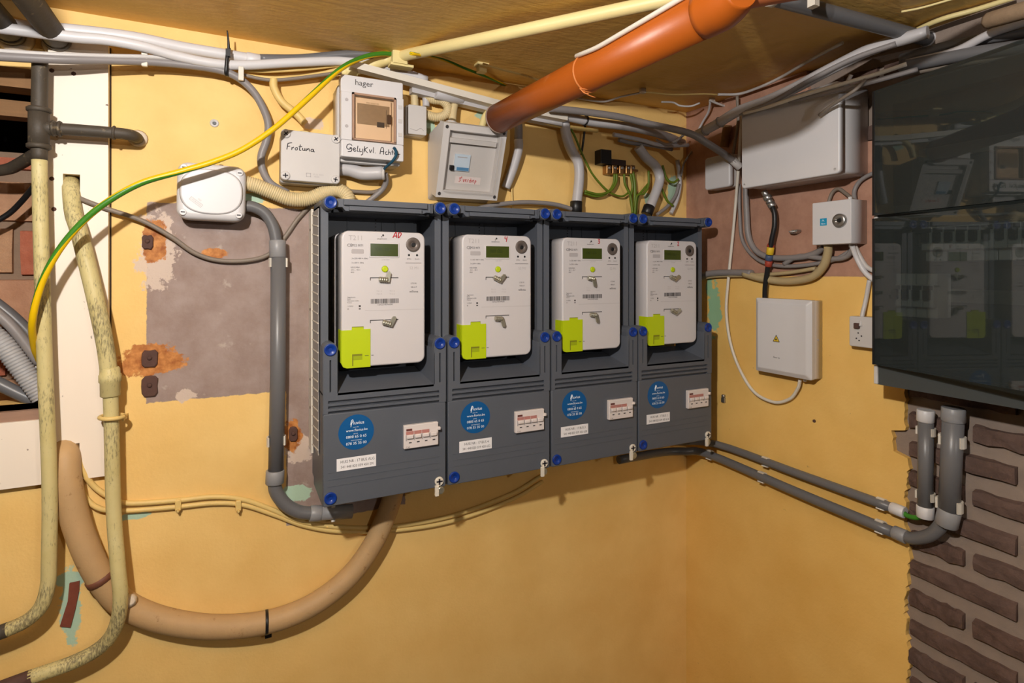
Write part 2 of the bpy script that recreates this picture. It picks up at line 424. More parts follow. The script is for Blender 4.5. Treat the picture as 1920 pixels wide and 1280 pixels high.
# ------------------------------------------------------------------ the room
ZS, ZO = A(40, 768).z, A(40, 128).z             # sill and head of the opening
XO = A(90, 400).x                               # right jamb of the opening
T = .11
wb = MB()
cx0, cx1 = A(104, 832, .018).x, A(149, 832, .018).x
wb.box((XO, 0, 0), (cx0, T, ZC)); wb.box((cx1, 0, 0), (XB, T, ZC))
for z0_, z1_ in ((0, A(125, 858, .018).z), (A(125, 833, .018).z, A(130, 372, .018).z), (A(130, 326, .018).z, ZC)): wb.box((cx0, 0, z0_), (cx1, T, z1_))
wb.box((-1.4, 0, 0), (XO, T, ZS)); wb.box((-1.4, 0, ZO), (XO, T, ZC))
wall_back = struct(wb.build('wall_back', WBACK, world=None))
YBR = B(1700, 1100).y                           # where the plaster stops on the right wall
wr = MB(); wr.box((XB+.012, -2.8, 0), (XB+.1, T, ZC))
wall_right = struct(wr.build('wall_right', MORTAR, world=None))
# plaster skin in front of the brick, with a ragged edge
zb = B(1625, 272).z; edge = []
pl = MB(); ys = []
z = 0.0
while z < zb+.001:
    ys.append((YBR+random.uniform(-.003, .003)+.004*math.sin(z*31)+(.028 if abs(z-B(1690, 830).z) < .022 else 0), z)); z += .007
poly = [(0, 0)]+ys+[(-.50, zb+.012), (-.42, zb-.004), (-.40, ZC), (0, ZC)]
pl.rings([[(XB+.012, y, z) for y, z in poly], [(XB, y, z) for y, z in poly]], sm=False)
pl.build('plaster', WRIGHT, wall_right)
# bricks on the right wall
bm = MB(); L_, Hb, D_ = .205, .034, .016
def rough_box(a, b, j=.0025):
    x = MB().box(a, b)
    for p in x.v: p += Vector([random.uniform(-j, j) for _ in range(3)])
    return x
protos = []
def brick_set(protos, k, size, m, j=.0025):
    for _ in range(k):
        L, Hh, D = size; n_ = 9; b = MB()
        rs = []
        for i in range(n_):
            t = -L/2+L*i/(n_-1); e = .0012 if i in (0, n_-1) else 0
            rs.append([Vector((x+random.uniform(-j, j)*.6, t, z+random.uniform(-j, j))) for x, z in ((D/2, -Hh/2), (-D/2+e, -Hh/2+.003), (-D/2-.0015+e, 0), (-D/2+e, Hh/2-.003), (D/2, Hh/2))])
        b.rings(rs, sm=False)
        me = bpy.data.meshes.new('brick'); me.from_pydata(b.v, [], b.f); me.materials.append(m); protos.append(me)
brick_set(protos, 10, (L_-.018, Hb, .018), BRICKD, .0026)
row0 = B(1702, 1063).z
def put_brick(protos, parent, loc, sy=1, rz=0):
    o = bpy.data.objects.new('brick', random.choice(protos)); COL.objects.link(o)
    o.parent = parent; o.location = loc; o.scale = (1, sy, 1); o.rotation_euler = (random.uniform(-.012, .012), 0, rz); return o
for i in range(-6, 26):
    z = row0+(i-0)*.0605
    if z > ZC-.02 or z < .55: continue
    ph = (i % 2)*L_/2
    y = -.36-ph if z > zb else YBR+.004
    first = True
    while y > -1.15:
        hi = y; lo = y-L_
        if first: lo = y-(.11 if i % 2 else .19); first = False
        ln = hi-lo-.016
        put_brick(protos, wall_right, (XB+.010+random.uniform(-.002, .002), (hi+lo)/2, z+random.uniform(-.002, .002)), ln/(L_-.018))
        y = lo
struct(MB().box((-1.4, -2.8, ZC), (XB+.1, .6, ZC+.08)).build('ceiling', CEIL, world=None))
struct(MB().box((-1.4, -2.8, -.08), (XB+.1, .6, 0)).build('floor', CONC, world=None))
struct(MB().box((-1.5, -2.8, 0), (-1.4, .6, ZC)).build('wall_left', PLAIN, world=None))
struct(MB().box((-1.4, -2.9, 0), (XB+.1, -2.8, ZC)).build('wall_front', PLAIN, world=None))
# niche behind the opening: brick back wall
NY = .24
wn = struct(MB().box((-1.4, NY, 0), (-.2, NY+.1, A(40, 287, -NY).z)).build('wall_niche', MORTARN, world=None))
struct(MB().box((-1.4, .6, 0), (XB+.1, .7, ZC)).build('wall_niche_back', mat('void_black', (30, 26, 22), .9, .2), world=None))  # near-black colour stands in for the unlit void above the niche bricks
struct(MB().box((-.22, T, 0), (-.2, .6, ZC)).build('wall_niche_side', MORTARN, world=None))
def niche_brick(x0, y0, x1, y1, m):
    p, q = A(x0, y0, -NY+.012), A(x1, y1, -NY+.012); b = MB(); j = .002
    rs = []
    for i in range(4):
        t = p.x+(q.x-p.x)*i/3
        rs.append([(t, NY+.004, q.z), (t+random.uniform(-j, j), NY-.012, q.z+.002), (t, NY-.0135, (p.z+q.z)/2), (t+random.uniform(-j, j), NY-.012, p.z-.002), (t, NY+.004, p.z)])
    b.rings(rs, sm=False); return b.build('brick', m, wn, world=True)
for a in ((-60, 288, 95, 322, BRICKR), (-60, 335, 95, 417, BRICKP), (-70, 425, 22, 512, BRICKP), (38, 431, 120, 516, BRICKR), (-60, 524, 95, 612, BRICKP), (-70, 622, 10, 705, BRICKR), (20, 622, 110, 705, BRICKP), (-60, 716, 110, 800, BRICKP)):
    niche_brick(*a)
# ------------------------------------------------------------------ painted boards round the opening
def ab(x, y, o=.018): p = A(x, y, o); return p.x, p.z
bx0, bx1 = A(90, 300, .018).x, A(203, 300, .018).x
bz0, bz1 = A(100, 905, .018).z, A(170, 80, .018).z
hx0, hx1, hz1, hz0 = A(118, 326, .018).x, A(150, 326, .018).x, A(130, 326, .018).z, A(130, 372, .018).z
nx0, nx1, nz1 = A(104, 832, .018).x, A(149, 832, .018).x, A(125, 833, .018).z
cuts_z = sorted([bz0, nz1, hz0, hz1, bz1])
b = MB()
def brd(x0, x1, z0, z1): b.box((x0, -.018, z0), (x1, 0, z1))
brd(bx0, hx0, bz0 if 0 else nz1, bz1); brd(hx1, bx1, nz1, bz1); brd(hx0, hx1, hz1, bz1); brd(hx0, hx1, nz1, hz0)
brd(bx0, nx0, bz0, nz1); brd(nx1, bx1, bz0, nz1)
tr1 = struct(b.build('trim_1', BOARD, world=None))
MB().box((bx1, -.004, bz0), (bx1+.002, 0, bz1)).box((-1.2, -.004, bz0-.002), (bx0, 0, bz0)).build('dark_joint', mat('board_gap_dark', (52, 38, 26), .9, .2), tr1)  # dark strips standing in for the shaded gap along the board edges
b = MB(); b.box((-1.2, -.018, bz0), (bx0-.002, 0, A(40, 790, .018).z))
tr2 = struct(b.build('trim_2', BOARD, world=None))
b = MB(); b.box((-1.2, -.012, A(40, 790, .018).z), (XO, .06, ZS))
b.build('sill_edge', mat('bare_sill_wood', (150, 118, 98), .7, .2, 10, .3, 90, stretch=(1, 6, 6)), tr2)
b = MB(); b.box((-1.2, .0, ZO-.035), (XO, .05, ZO+.0)); b.build('head_batten', TIMBER, tr2)
tag(MB().box((-1.2, .06, ZO-.075), (XO-.002, .10, ZO-.045)).build('timber_batten', TIMBER), 'rough brown timber batten at the head of the dark wall opening', 'batten')
# black nail stubs on the board
for x, y, lab in ((97, 132, 'rusty nail head at the top outer corner of the white board'), (138, 138, 'rusty nail head near the middle of the white board top'), (97, 335, 'rusty nail head beside the pipe hole in the white board'), (101, 392, 'rusty nail head just below the pipe hole on the board edge')):
    p = A(x, y, .018); tag(MB().lathe([(.004, 0), (.0035, .0015), (.001, .002)], p, (0, -1, 0), 8).build('nail_head', RUST), lab, 'nail', 'nail heads in the board')
p = A(402, 231); t = thing('wall_plug', 'grey wall plug with dark screw hole in the bare yellow wall', 'wall plug', p, FA)
MB().lathe([(.0085, 0), (.008, .002), (.005, .0025), (.0045, .0005)], (0, 0, 0), (0, 0, 1), 16).build('washer', WHITE2, t)
MB().lathe([(.004, 0), (.0035, .0022)], (0, 0, 0), (0, 0, 1), 10).build('screw', BLACK, t)

# ------------------------------------------------------------------ meter cabinets
ZB = .447                                       # cabinet base below the camera's height
def cab_frame(i): return (0.150+.25*i, 0, H-ZB)
SH = (0, ZB, 0)
def seal(parent, u, v, w, ang, shift, tagang=.9):
    ca, sa = math.cos(ang), math.sin(ang)
    def rot(x, y, z=0): return (u+x*ca-y*sa, v+x*sa+y*ca, w+z)
    b = MB(); rs = []
    for k in range(9):
        x = -.0085+.017*k/8; q = .0055*(1 if k % 2 else .86)
        rs.append([rot(x, q*math.cos(2*math.pi*j/10), .007+q*math.sin(2*math.pi*j/10)) for j in range(10)])
    b.rings(rs, False); o = b.build('seal', SILVER, parent, shift=shift)
    b = MB(); c2, s2 = math.cos(ang+tagang), math.sin(ang+tagang); px, py, _ = rot(.008, -.001)
    q = []
    for x, y in ((-.003, -.0045), (.016, -.004), (.019, 0), (.016, .004), (-.003, .0045)):
        q.append((px+x*c2-y*s2, py+x*s2+y*c2))
    if (q[1][0]-q[0][0])*(q[2][1]-q[0][1])-(q[1][1]-q[0][1])*(q[2][0]-q[0][0]) < 0: q = q[::-1]
    b.prism(q, w+.006, w+.0085); b.build('seal_tag', SILVER, o, shift=shift)
HAND = {'AD': [[(0, 0), (.5, 1), (.7, 1.05), (.8, 0)], [(.1, .35), (.9, .4)], [(1.1, 0), (1.2, .9)], [(1.05, 1.0), (1.6, 1.05), (1.7, .7), (1.2, 0)]],
        '4': [[(.15, 1), (.1, .5), (.6, .45)], [(.65, 1), (.55, .45), (.4, -.2)]],
        '3': [[(0, 1), (.45, .95), (.15, .55), (.5, .35), (.3, 0), (0, .05)]],
        '2': [[(0, .8), (.2, 1), (.4, .8), (.05, 0), (.5, .05)]]}
ORD = ['first', 'second', 'third', 'fourth']
def cabinet(i, mark, line1, line2, lab):
    org = cab_frame(i)
    t = thing('meter_cabinet', lab, 'meter cabinet', org, FA, 'meter cabinets in a row')
    b = MB()
    b.box((.004, -.44, .001), (.246, .128, .045)); b.box((.002, -.16, .045), (.016, .132, .150)); b.box((.234, -.16, .045), (.248, .132, .150))
    b.box((.002, .118, .045), (.248, .141, .135))
    b.box((.006, -.44, .045), (.244, -.235, .165))
    b.box((.070, .082, .045), (.072, .118, .047)); b.box((.176, .082, .045), (.178, .118, .047)); b.box((.145, .08, .045), (.1465, .118, .0475))
    b.build('housing', CAB, t, shift=SH)
    b = MB()
    for k in range(4): b.cyl((.132, .115-.0075*k, .045), (.132, .115-.0075*k, .0462), .0016, 8)
    b.build('vent_holes', BLACK, t, shift=SH)
    b = MB()                                     # front bar between the two top screws
    b.rings([[(.026, .118, w_), (.222, .118, w_), (.222, .142, w_), (.026, .142, w_)] for w_ in (.13, .150)], sm=False)
    b.prism([(.044, .1185), (.196, .1185), (.206, .1225), (.220, .1225), (.220, .1415), (.028, .1415), (.028, .1255), (.038, .1255)], .150, .180)
    b.prism([(.050, .1195), (.194, .1195), (.194, .1275), (.050, .1275)], .180, .187); b.prism([(.040, .1295), (.206, .1295), (.206, .1405), (.040, .1405)], .180, .187)
    b.box((.215, .121, .150), (.2175, .141, .188))
    b.build('top_bar', CAB, t, shift=SH)
    for u in (.0150, .2340): MB().lathe([(.0115, .12), (.0135, .125), (.0135, .185), (.0125, .1872)], (u, .1325, 0), (0, 0, 1), 20).build('screw_lug', CAB, t, shift=SH)
    # lower cover
    b = MB()
    def arm(u0, u1): 
        r = (u1-u0)/2; c = (u0+u1)/2
        return [(u0, -.235), (u1, -.235), (u1, -.148)]+[(c+r*math.cos(a), -.148+r*math.sin(a)) for a in [math.pi*k/8 for k in range(1, 8)]]+[(u0, -.148)]
    b.prism(arm(.001, .028), .085, .180); b.prism(arm(.220, .247), .085, .180)
    b.box((.001, -.447, .05), (.247, -.232, .180))
    # tray below the meter
    b.add([(.028, -.232, .187), (.220, -.232, .187), (.205, -.206, .095), (.045, -.206, .095), (.028, -.236, .187), (.220, -.236, .187), (.205, -.236, .095), (.045, -.236, .095)],
          [(0, 1, 2, 3), (0, 4, 5, 1), (1, 5, 6, 2), (3, 2, 6, 7), (0, 3, 7, 4)])
    b.add([(.220, -.16, .187), (.220, -.232, .187), (.205, -.206, .095), (.205, -.15, .095), (.2215, -.16, .187), (.2215, -.232, .187), (.2215, -.206, .095), (.2215, -.15, .095)], [(0, 3, 2, 1), (0, 4, 7, 3), (0, 1, 5, 4), (3, 7, 6, 2)])
    b.add([(.028, -.16, .187), (.028, -.232, .187), (.045, -.206, .095), (.045, -.15, .095), (.0265, -.16, .187), (.0265, -.15, .095)], [(0, 1, 2, 3), (0, 3, 5, 4)])
    # skin with louvre slots left open
    b.rbox(.0015, .2465, -.4465, -.2705, .180, .187, .003, .0015, 2)
    b.box((.0015, -.2705, .180), (.0105, -.232, .187)); b.box((.2315, -.2705, .180), (.2465, -.232, .187))
    for z0, z1 in ((-.2655, -.2605), (-.2555, -.2505), (-.2455, -.232)): b.box((.0105, z0, .180), (.2315, z1, .187))
    for u0 in (.0015, .2205):
        b.box((u0, -.232, .180), (u0+.0115, -.168, .187)); b.box((u0+.0145, -.232, .180), (u0+.026, -.168, .187))
        b.box((u0+.0115, -.232, .180), (u0+.0145, -.229, .187)); b.prism([(u0, -.168), (u0+.026, -.168), (u0+.026, -.148)]+[(u0+.013+.013*math.cos(a), -.148+.013*math.sin(a)) for a in [math.pi*k/8 for k in range(1, 8)]]+[(u0, -.148)], .180, .187)
    for z0 in (-.383, -.396, -.409): b.box((.0105, z0, .187), (.2315, z0+.0012, .1878))
    b.build('lower_cover', CAB, t, shift=SH)
    for u, v in ((.0150, .1325), (.2340, .1325), (.0145, -.148), (.2330, -.148), (.0145, -.4305)):
        MB().lathe([(.0116, .182), (.0116, .1895), (.0108, .1905), (.0095, .1900), (.0040, .1895), (.0035, .1885)], (u, v, 0), (0, 0, 1), 20).build('screw_cap', BLUE, t, shift=SH)
    s = MB().lathe([(.034, .187), (.034, .1874)], (.063, -.3105, 0), (0, 0, 1), 40).build('round_sticker', STICK, t, shift=SH)
    b = MB(); w_ = .1876
    b.tube([(.052, -.296, w_), (.0535, -.289, w_), (.0555, -.286, w_), (.057, -.288, w_), (.0545, -.292, w_), (.0525, -.300, w_)], .0008, 4, 4)
    b.text('luvius', .0095, (.0675, -.2925, w_)); b.text('www.fluvius.be', .0068, (.064, -.3065, w_)); b.text('meer info', .0028, (.062, -.3005, w_)); b.text('gasreuk', .0026, (.062, -.3130, w_))
    b.text('0800 65 0 65', .0074, (.063, -.319, w_)); b.text('elektriciteitspanne', .0028, (.063, -.3258, w_)); b.text('078 35 35 00', .0074, (.063, -.332, w_))
    b.build('lettering', PRINTW, s, shift=SH)
    s = MB().box((.026, -.3825, .187), (.101, -.3580, .1874)).build('address_label', LABEL, t, shift=SH)
    b = MB(); b.text(line1, .0078, (.0655, -.3655, w_), -.02, sx=.86); b.text(line2, .0072, (.0655, -.3755, w_), -.02, sx=.86); b.build('lettering', PRINTK, s, shift=SH)
    # wire seal on the bottom corner
    s = MB().lathe([(.0095, .187), (.0095, .1895), (.008, .1915)], (.231, -.4335, 0), (0, 0, 1), 16).build('corner_screw', OFFW, t, shift=SH)
    MB().box((.2245, -.4345, .1915), (.2375, -.4315, .1921)).box((.2290, -.4395, .1915), (.2325, -.4275, .1921)).build('cross_slot', INK, s, shift=SH)
    b = MB(); b.lathe([(.0085, 0), (.0085, .004), (.006, .006)], (.234-.004*(i % 2), -.452, .187), (0, 0, 1), 12); s = b.build('lead_seal', SILVER, t, shift=SH)
    MB().bbox((.2215, -.4625, .188), (.2295, -.4405, .1935), .001).build('seal_tag', OFFW, s, shift=SH)
    return t
cab_lab = ['charcoal meter cabinet labelled BUS ALG, beside the white ladder-slotted mounting bracket',
           'charcoal meter cabinet labelled BUS 4, under the clear-lidded desk-shaped enclosure',
           'charcoal meter cabinet labelled BUS 3, third from the white mounting bracket',
           'charcoal meter cabinet labelled BUS 2, at the corner of the two walls']
marks = ['AD', '4', '3', '2']
addr = [('HUIS NR : 17 BUS ALG', '541 448 820 039 450 591'), ('HUIS NR : 17 BUS 4', '541 448 820 039 450 652'), ('HUIS NR : 17 BUS 3', '541 448 820 039 450 638'), ('HUIS NR : 17 BUS 2', '541 448 820 039 450 614')]
for i in range(4): cabinet(i, marks[i], addr[i][0], addr[i][1], cab_lab[i])
def meter(i, mark, lab):
    t = thing('electricity_meter', lab, 'electricity meter', cab_frame(i), FA, 'smart electricity meters in the cabinets')
    u0, u1, v0, v1, W = .037, .205, -.187, .081, .175
    b = MB(); b.rbox(u0-.001, u1+.001, v0+.002, v1-.001, .0455, .100, .012, .001); b.build('base', METER, t, shift=SH)
    b = MB(); b.rbox(u0, u1, v0, v1, .100, W, .015, .0035, 6); b.build('casing', METER, t, shift=SH)
    b = MB(); b.box((u0+.045, -.0768, W), (u1-.002, -.0762, W+.0002)); b.build('cover_joint', PRINTG, t, shift=SH)
    s = MB().rbox(.0900, .1505, .0285, .0590, W, W+.0012, .002, .0006).build('screen', METER, t, shift=SH)
    MB().box((.0925, .0315, W+.0012), (.148, .0565, W+.0016)).build('display', LCD, s, shift=SH)
    b = MB(); w_ = W+.0018
    b.text('- - 0', .006, (.118, .0350, w_)); b.text('000 125', .010, (.117, .0455, w_), sx=.9); b.build('digits', mat('lcd_digits', (44, 54, 20), .3, 0), s, shift=SH)
    s = MB().lathe([(.0148, W), (.0148, W+.0015), (.0140, W+.002), (.0060, W+.002), (.0052, W+.0008), (.0050, W+.0004)], (.1795, .0560, 0), (0, 0, 1), 24).build('optical_port', PORT, t, shift=SH)
    MB().lathe([(.0048, W+.0006), (.0040, W+.0016)], (.1805, .0555, 0), (0, 0, 1), 12).build('port_socket', BLACK, s, shift=SH)
    for u in (.171, .188): MB().lathe([(.0024, W), (.0020, W+.0008)], (u, .0345, 0), (0, 0, 1), 10).build('indicator', BLACK, t, shift=SH)
    MB().lathe([(.0068, W), (.0062, W+.0022), (.0045, W+.0028)], (.1215, .0060, 0), (0, 0, 1), 18).build('button', LIME, t, shift=SH)
    for zz in (-.0115, -.0960): MB().box((.092, zz-.0008, W), (.149, zz+.0008, W+.0004)).box((.092, zz-.0055, W), (.0932, zz, W+.0004)).build('seal_slot', PRINTK, t, shift=SH)
    seal(t, .117-.004*(i == 2), -.0150, W, (-.08, -.45, -.15, -.4)[i], SH, (1.45, 1.3, -1.2, .95)[i])
    seal(t, .124-.004*(i > 0), -.1020, W, (-.3, -.05, -.1, -.45)[i], SH, (1.35, -1.2, -1.2, 1.0)[i])
    # lime flap over the terminal corner
    b = MB(); b.prism([(u0-.0006, v0-.0006+.010), (u0+.003, v0+.002), (u0+.010, v0-.0006), (.0925, v0-.0006), (.0925, -.1125), (.0790, -.1125), (.0790, -.1075), (.0565, -.1075), (.0565, -.1135), (u0-.0006, -.1135)], W-.004, W+.0014)
    b.box((u0-.0012, v0+.010, W-.030), (u0+.004, -.1135, W-.003)); s = b.build('flap', LIME, t, shift=SH)
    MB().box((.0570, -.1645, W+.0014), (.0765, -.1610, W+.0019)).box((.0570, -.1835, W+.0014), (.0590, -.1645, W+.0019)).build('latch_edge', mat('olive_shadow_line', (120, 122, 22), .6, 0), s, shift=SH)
    MB().box((.0590, -.1725, W+.0014), (.0765, -.1645, W+.0017)).build('latch_recess', LIMED, s, shift=SH)
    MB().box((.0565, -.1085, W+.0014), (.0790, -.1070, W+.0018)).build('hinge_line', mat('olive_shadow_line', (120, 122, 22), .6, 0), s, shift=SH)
    b = MB(); w_ = W+.0004                        # printed matter
    rnd = random.Random(3); x = .0935
    while x < .1490:
        q = rnd.choice((.0005, .0009, .0014)); b.box((x, -.0630, W), (x+q, -.0535, W+.0003)); x += q+rnd.choice((.0006, .0009, .0012))
    b.text('1SAG2105704282', .0042, (.122, -.0655, w_)); b.text('CE', .0085, (.0525, .0520, w_)); b.text('M22 0071', .0062, (.0680, .0522, w_), sx=.9); b.text('SAGEMCOM', .0036, (.1155, .0660, w_))
    b.lathe([(.0021, W), (.0021, W+.0003)], (.1180, .0735, 0), (0, 0, 1), 10); b.lathe([(.0011, W), (.0011, W+.0003)], (.1150, .0705, 0), (0, 0, 1), 8)
    b.text('LTE M1', .0042, (.181, -.0235, w_)); b.text('NB-IoT', .0042, (.181, -.0310, w_)); b.text('wIhma', .0070, (.181, -.0400, w_))
    b.text('3 x 230 / 400 V~ 50Hz', .0040, (.0560, .0265, w_), align='LEFT', sx=.85); b.text('3 x 230 V~ 50Hz', .0040, (.0560, .0180, w_), align='LEFT', sx=.85); b.text('0,05-5(100)A', .0040, (.0545, .0090, w_), align='LEFT', sx=.8); b.text('-25 C ... +55 C', .0038, (.0545, .0040, w_), align='LEFT', sx=.8); b.text('IP52', .0038, (.0545, -.0010, w_), align='LEFT')
    b.text('Sagemcom', .0036, (.0480, -.0495, w_), align='LEFT'); b.text('Rueil', .0032, (.0480, -.0530, w_), align='LEFT'); b.text('Malmaison cedex', .0032, (.0480, -.0565, w_), align='LEFT'); b.text('France', .0032, (.0480, -.0600, w_), align='LEFT'); b.text('11/2021', .0036, (.0480, -.0670, w_), align='LEFT'); b.text('IR', .0036, (.0480, -.0725, w_), align='LEFT')
    b.box((.0700, -.0690, W), (.0738, -.0655, W+.0003)); b.box((.0700, -.0735, W), (.0738, -.0715, W+.0003))
    b.box((.0815, -.1655, W), (.0890, -.1645, W+.0019)); b.box((.0945, -.1655, W), (.0990, -.1645, W+.0003))
    b.text('(kWh)', .0034, (.171, .0268, w_)); b.text('(kvarh)', .0034, (.188, .0268, w_)); b.box((.164, .0180, W), (.197, .0188, W+.0003))
    b.build('print', PRINTK, t, shift=SH)
    b = MB(); b.text('T211', .0135, (.0645, .0665, w_)); b.text('LTE HIST', .0040, (.123, .0245, w_)); b.text('T4 1 2', .0040, (.110, -.0385, w_)); b.text('T2 1 4', .0040, (.136, -.0385, w_)); b.text('T4 3 4', .0040, (.110, -.0440, w_)); b.text('T1 2 2', .0040, (.136, -.0440, w_)); b.text('S2 M1', .0080, (.182, .0080, w_))
    b.rbox(.056, .080, .036, .045, W, W+.0003, .002, .0001, 2); b.build('faint_print', PRINTG, t, shift=SH)
    MB().strokes(HAND[mark], .1375, .0690, W+.0006, .010, .0009).build('handwritten_mark', REDINK, t, shift=SH)
for i in range(4):
    meter(i, marks[i], ('white smart meter marked with red letters AD, lime corner flap', 'white smart meter marked with a red figure four, in the BUS 4 cabinet', 'white smart meter marked with a small red figure three, in the BUS 3 cabinet', 'dim white smart meter in the cabinet at the room corner, lime flap')[i])
def cab_breaker(i, lab):
    t = thing('circuit_breaker', lab, 'circuit breaker', cab_frame(i), FA, 'four-pole breakers in the meter cabinet covers')
    u0, u1, v0, v1, W = .155, .227, -.355, -.308, .1875
    b = MB(); b.bbox((u0, v0, W), (u1, v1, W+.0085), .0012); b.build('body', BRKW, t, shift=SH)
    b = MB(); b.bbox((u1-.002, v1-.016, W+.004), (u1+.004, v1-.010, W+.012), .0008); b.build('side_latch', BRKW, t, shift=SH)
    for k in range(4):
        x = u0+.004+.0165*k
        if k < 3: MB().box((x, v1-.0185, W+.0085), (x+.0155, v1-.0120, W+.0092)).build('red_bar', REDBAR, t, shift=SH)
        b = MB(); b.rbox(x+.001, x+.0145, v1-.0265, v1-.0185, W+.0085, W+.0135, .002, .0015); tg = b.build('toggle', BRKW, t, shift=SH)
        MB().box((x-.0006, v1-.030, W+.0085), (x+.0012, v1-.0195, W+.0100)).build('toggle_gap', PRINTG, tg, shift=SH)
        MB().box((x+.006, v0+.011, W+.0085), (x+.0115, v0+.0132, W+.0088)).build('rating_print', PRINTK, t, shift=SH)
    MB().box((u0+.0045, v1-.0110, W+.0085), (u0+.0165, v1-.0070, W+.0090)).build('badge', DKRED, t, shift=SH)
    MB().text('C 63', .004, (u0+.008, v0+.0035, W+.0088)).build('print', PRINTK, t, shift=SH)
for i in range(4): cab_breaker(i, ('white four-toggle breaker beside the BUS ALG address label', 'white four-toggle breaker in the cover under the meter with the red figure four', 'white four-toggle breaker in the cover under the meter with the red figure three', 'white four-toggle breaker in the cabinet cover at the room corner')[i])
# white mounting bracket along the left side of the first cabinet
t = thing('mounting_bracket', 'white ladder-slotted bracket along the side of the BUS ALG cabinet', 'bracket', (.150, 0, H-.38), FA)
MB().box((-.0035, 0, .001), (-.0005, .512, .055)).box((-.005, 0, .050), (-.0005, .512, .056)).build('side_plate', OFFW, t)
MB().box((-.002, .02, .056), (-.0005, .505, .142)).build('slotted_plate', mat('bracket_grey', (150, 146, 144), .5, .06), t)
for k in range(25):
    z = .018+k*.0200; dz = (k-13)*-.0009
    MB().add([(-.0032, z, .056), (-.0032, z+.0022, .056), (-.0032, z+.0022+dz, .142), (-.0032, z+dz, .142), (-.001, z, .056), (-.001, z+.0022, .056), (-.001, z+.0022+dz, .142), (-.001, z+dz, .142)],
             [(0, 3, 2, 1), (1, 2, 6, 5), (0, 4, 7, 3), (4, 5, 6, 7), (2, 3, 7, 6)]).build('rung', OFFW, t)
for z in (.47, .30, .15, .09): MB().lathe([(.003, 0), (.0025, .001)], (-.0035, z, .028), (-1, 0, 0), 8).build('screw', RUST, t)
# ------------------------------------------------------------------ pipes on the left
t = thing('gas_riser_pipe', 'dark and peeling cream iron pipe with a tee, rising beside the white board', 'pipe', A(84, 1100, .06), None)
def P(x, y, o=.058): return A(x, y, o)
MB().tube([P(75, 112), P(74, 180), P(73, 250), P(74, 300)], .0118, 14, 4).build('upper_pipe', DARKP, t, world=True)
MB().tube([P(74, 297), P(76, 400), P(80, 550), P(85, 700), P(93, 900), P(92, 1050), P(90, 1095), P(78, 1135), P(50, 1163), P(10, 1182)], .0115, 14, 8).build('lower_pipe', PEEL, t, world=True)
MB().tube([P(14, 1180), P(-30, 1196)], .0119, 14, 0).build('bare_end', DARKP, t, world=True)
te = MB().tube([P(73, 208), P(73, 275)], .0152, 16, 0).build('tee', DARKP, t, world=True)
for y in (207, 275): MB().lathe([(.0152, -.004), (.0178, -.002), (.0178, .003), (.0152, .005)], P(73, y), (0, 0, 1), 16).build('collar', DARKP, te, world=True)
MB().tube([P(73, 240), P(110, 241)], .0125, 14, 0).build('branch_socket', DARKP, te, world=True)
br = MB().tube([P(85, 240), P(150, 244), P(232, 251, .054), P(252, 256, .040), P(258, 260, .0)], .0105, 14, 6).build('branch_pipe', DARKP, t, world=True)
for x, y in ((100, 240.5), (112, 241.5)): MB().lathe([(.0125, -.003), (.0142, 0), (.0125, .003)], P(x, y), (1, 0, -.03), 16).build('collar', DARKP, br, world=True)
MB().torus(P(214, 249, .056), (1, 0, -.05), .0108, .0025, 14, 6).build('collar', DARKP, br, world=True)
MB().lathe([(.017, .001), (.015, .004), (.011, .006)], A(259, 260), (0, -1, 0), 16).build('wall_ring', PASTE, br, world=True)
t = thing('water_pipe', 'peeling cream pipe with coupling, leaning out of the board and curving away below', 'pipe', A(215, 1150, .05), None)
def P(x, y, o=.048): return A(x, y, o)
MB().tube([P(133, 338, -.03), P(133, 352, .012), P(138, 400, .03), P(150, 440, .04), P(178, 555), P(197, 645), P(206, 712)], .0138, 14, 8).build('upper_pipe', PEEL, t, world=True)
MB().tube([P(206, 705), P(209, 790), P(213, 950), P(221, 1060, .062), P(226, 1120, .066), P(218, 1172, .058), P(192, 1210), P(140, 1240), P(55, 1270)], .0122, 14, 8).build('lower_pipe', PEEL, t, world=True)
MB().tube([P(62, 1268), P(-30, 1302)], .0125, 14, 0).build('bare_end', RUST, t, world=True)
k = MB().lathe([(.0138, 0), (.0160, .002), (.0160, .026), (.0178, .028), (.0178, .040), (.0165, .041), (.0160, .050), (.0138, .054)], P(207, 743), (P(206, 690)-P(207, 743)), 18).build('coupling', PEEL, t, world=True)
k = MB().torus(P(210, 781), (.05, 0, 1), .0185, .0038, 20, 8).build('bracket_ring', PAINTC, t, world=True)
MB().box(P(232, 785, .05), P(237, 778, .0)).build('bracket_stem', PAINTC, k, world=True)
# thick tan hose
t = thing('tan_hose', 'thick tan hose sagging from the white board up behind the cabinets', 'hose', A(420, 1190, .03), None)
hp = [(121, 836, .0), (122, 846, .012), (123, 862, .026), (126, 905, .034), (145, 985, .034), (175, 1058, .034), (207, 1107, .03), (243, 1138, .026), (310, 1163, .028), (400, 1175, .032), (500, 1166, .034), (585, 1134, .034), (655, 1080, .034), (702, 1015, .034), (728, 955, .034), (740, 915, .034)]
MB().tube(Ap(hp), .0225, 18, 8).build('hose', HOSE, t, world=True)
def band(pt, d, r, wd, m, name, par): 
    d = Vector(d).normalized(); return MB().lathe([(r-.001, -wd/2), (r, -wd/2+.0004), (r, wd/2-.0004), (r-.001, wd/2)], Vector(pt)-d*0, d, 18).build(name, m, par, world=True)
band(A(188, 1083, .033), A(207, 1107, .03)-A(175, 1058, .034), .0232, .012, BROWN, 'tape_band', t)
k = band(A(500, 1166, .034), A(585, 1134, .034)-A(400, 1175, .032), .0236, .006, BLACK, 'cable_tie', t)
MB().bbox((0, 0, 0), (.001, .001, .001)) if 0 else None
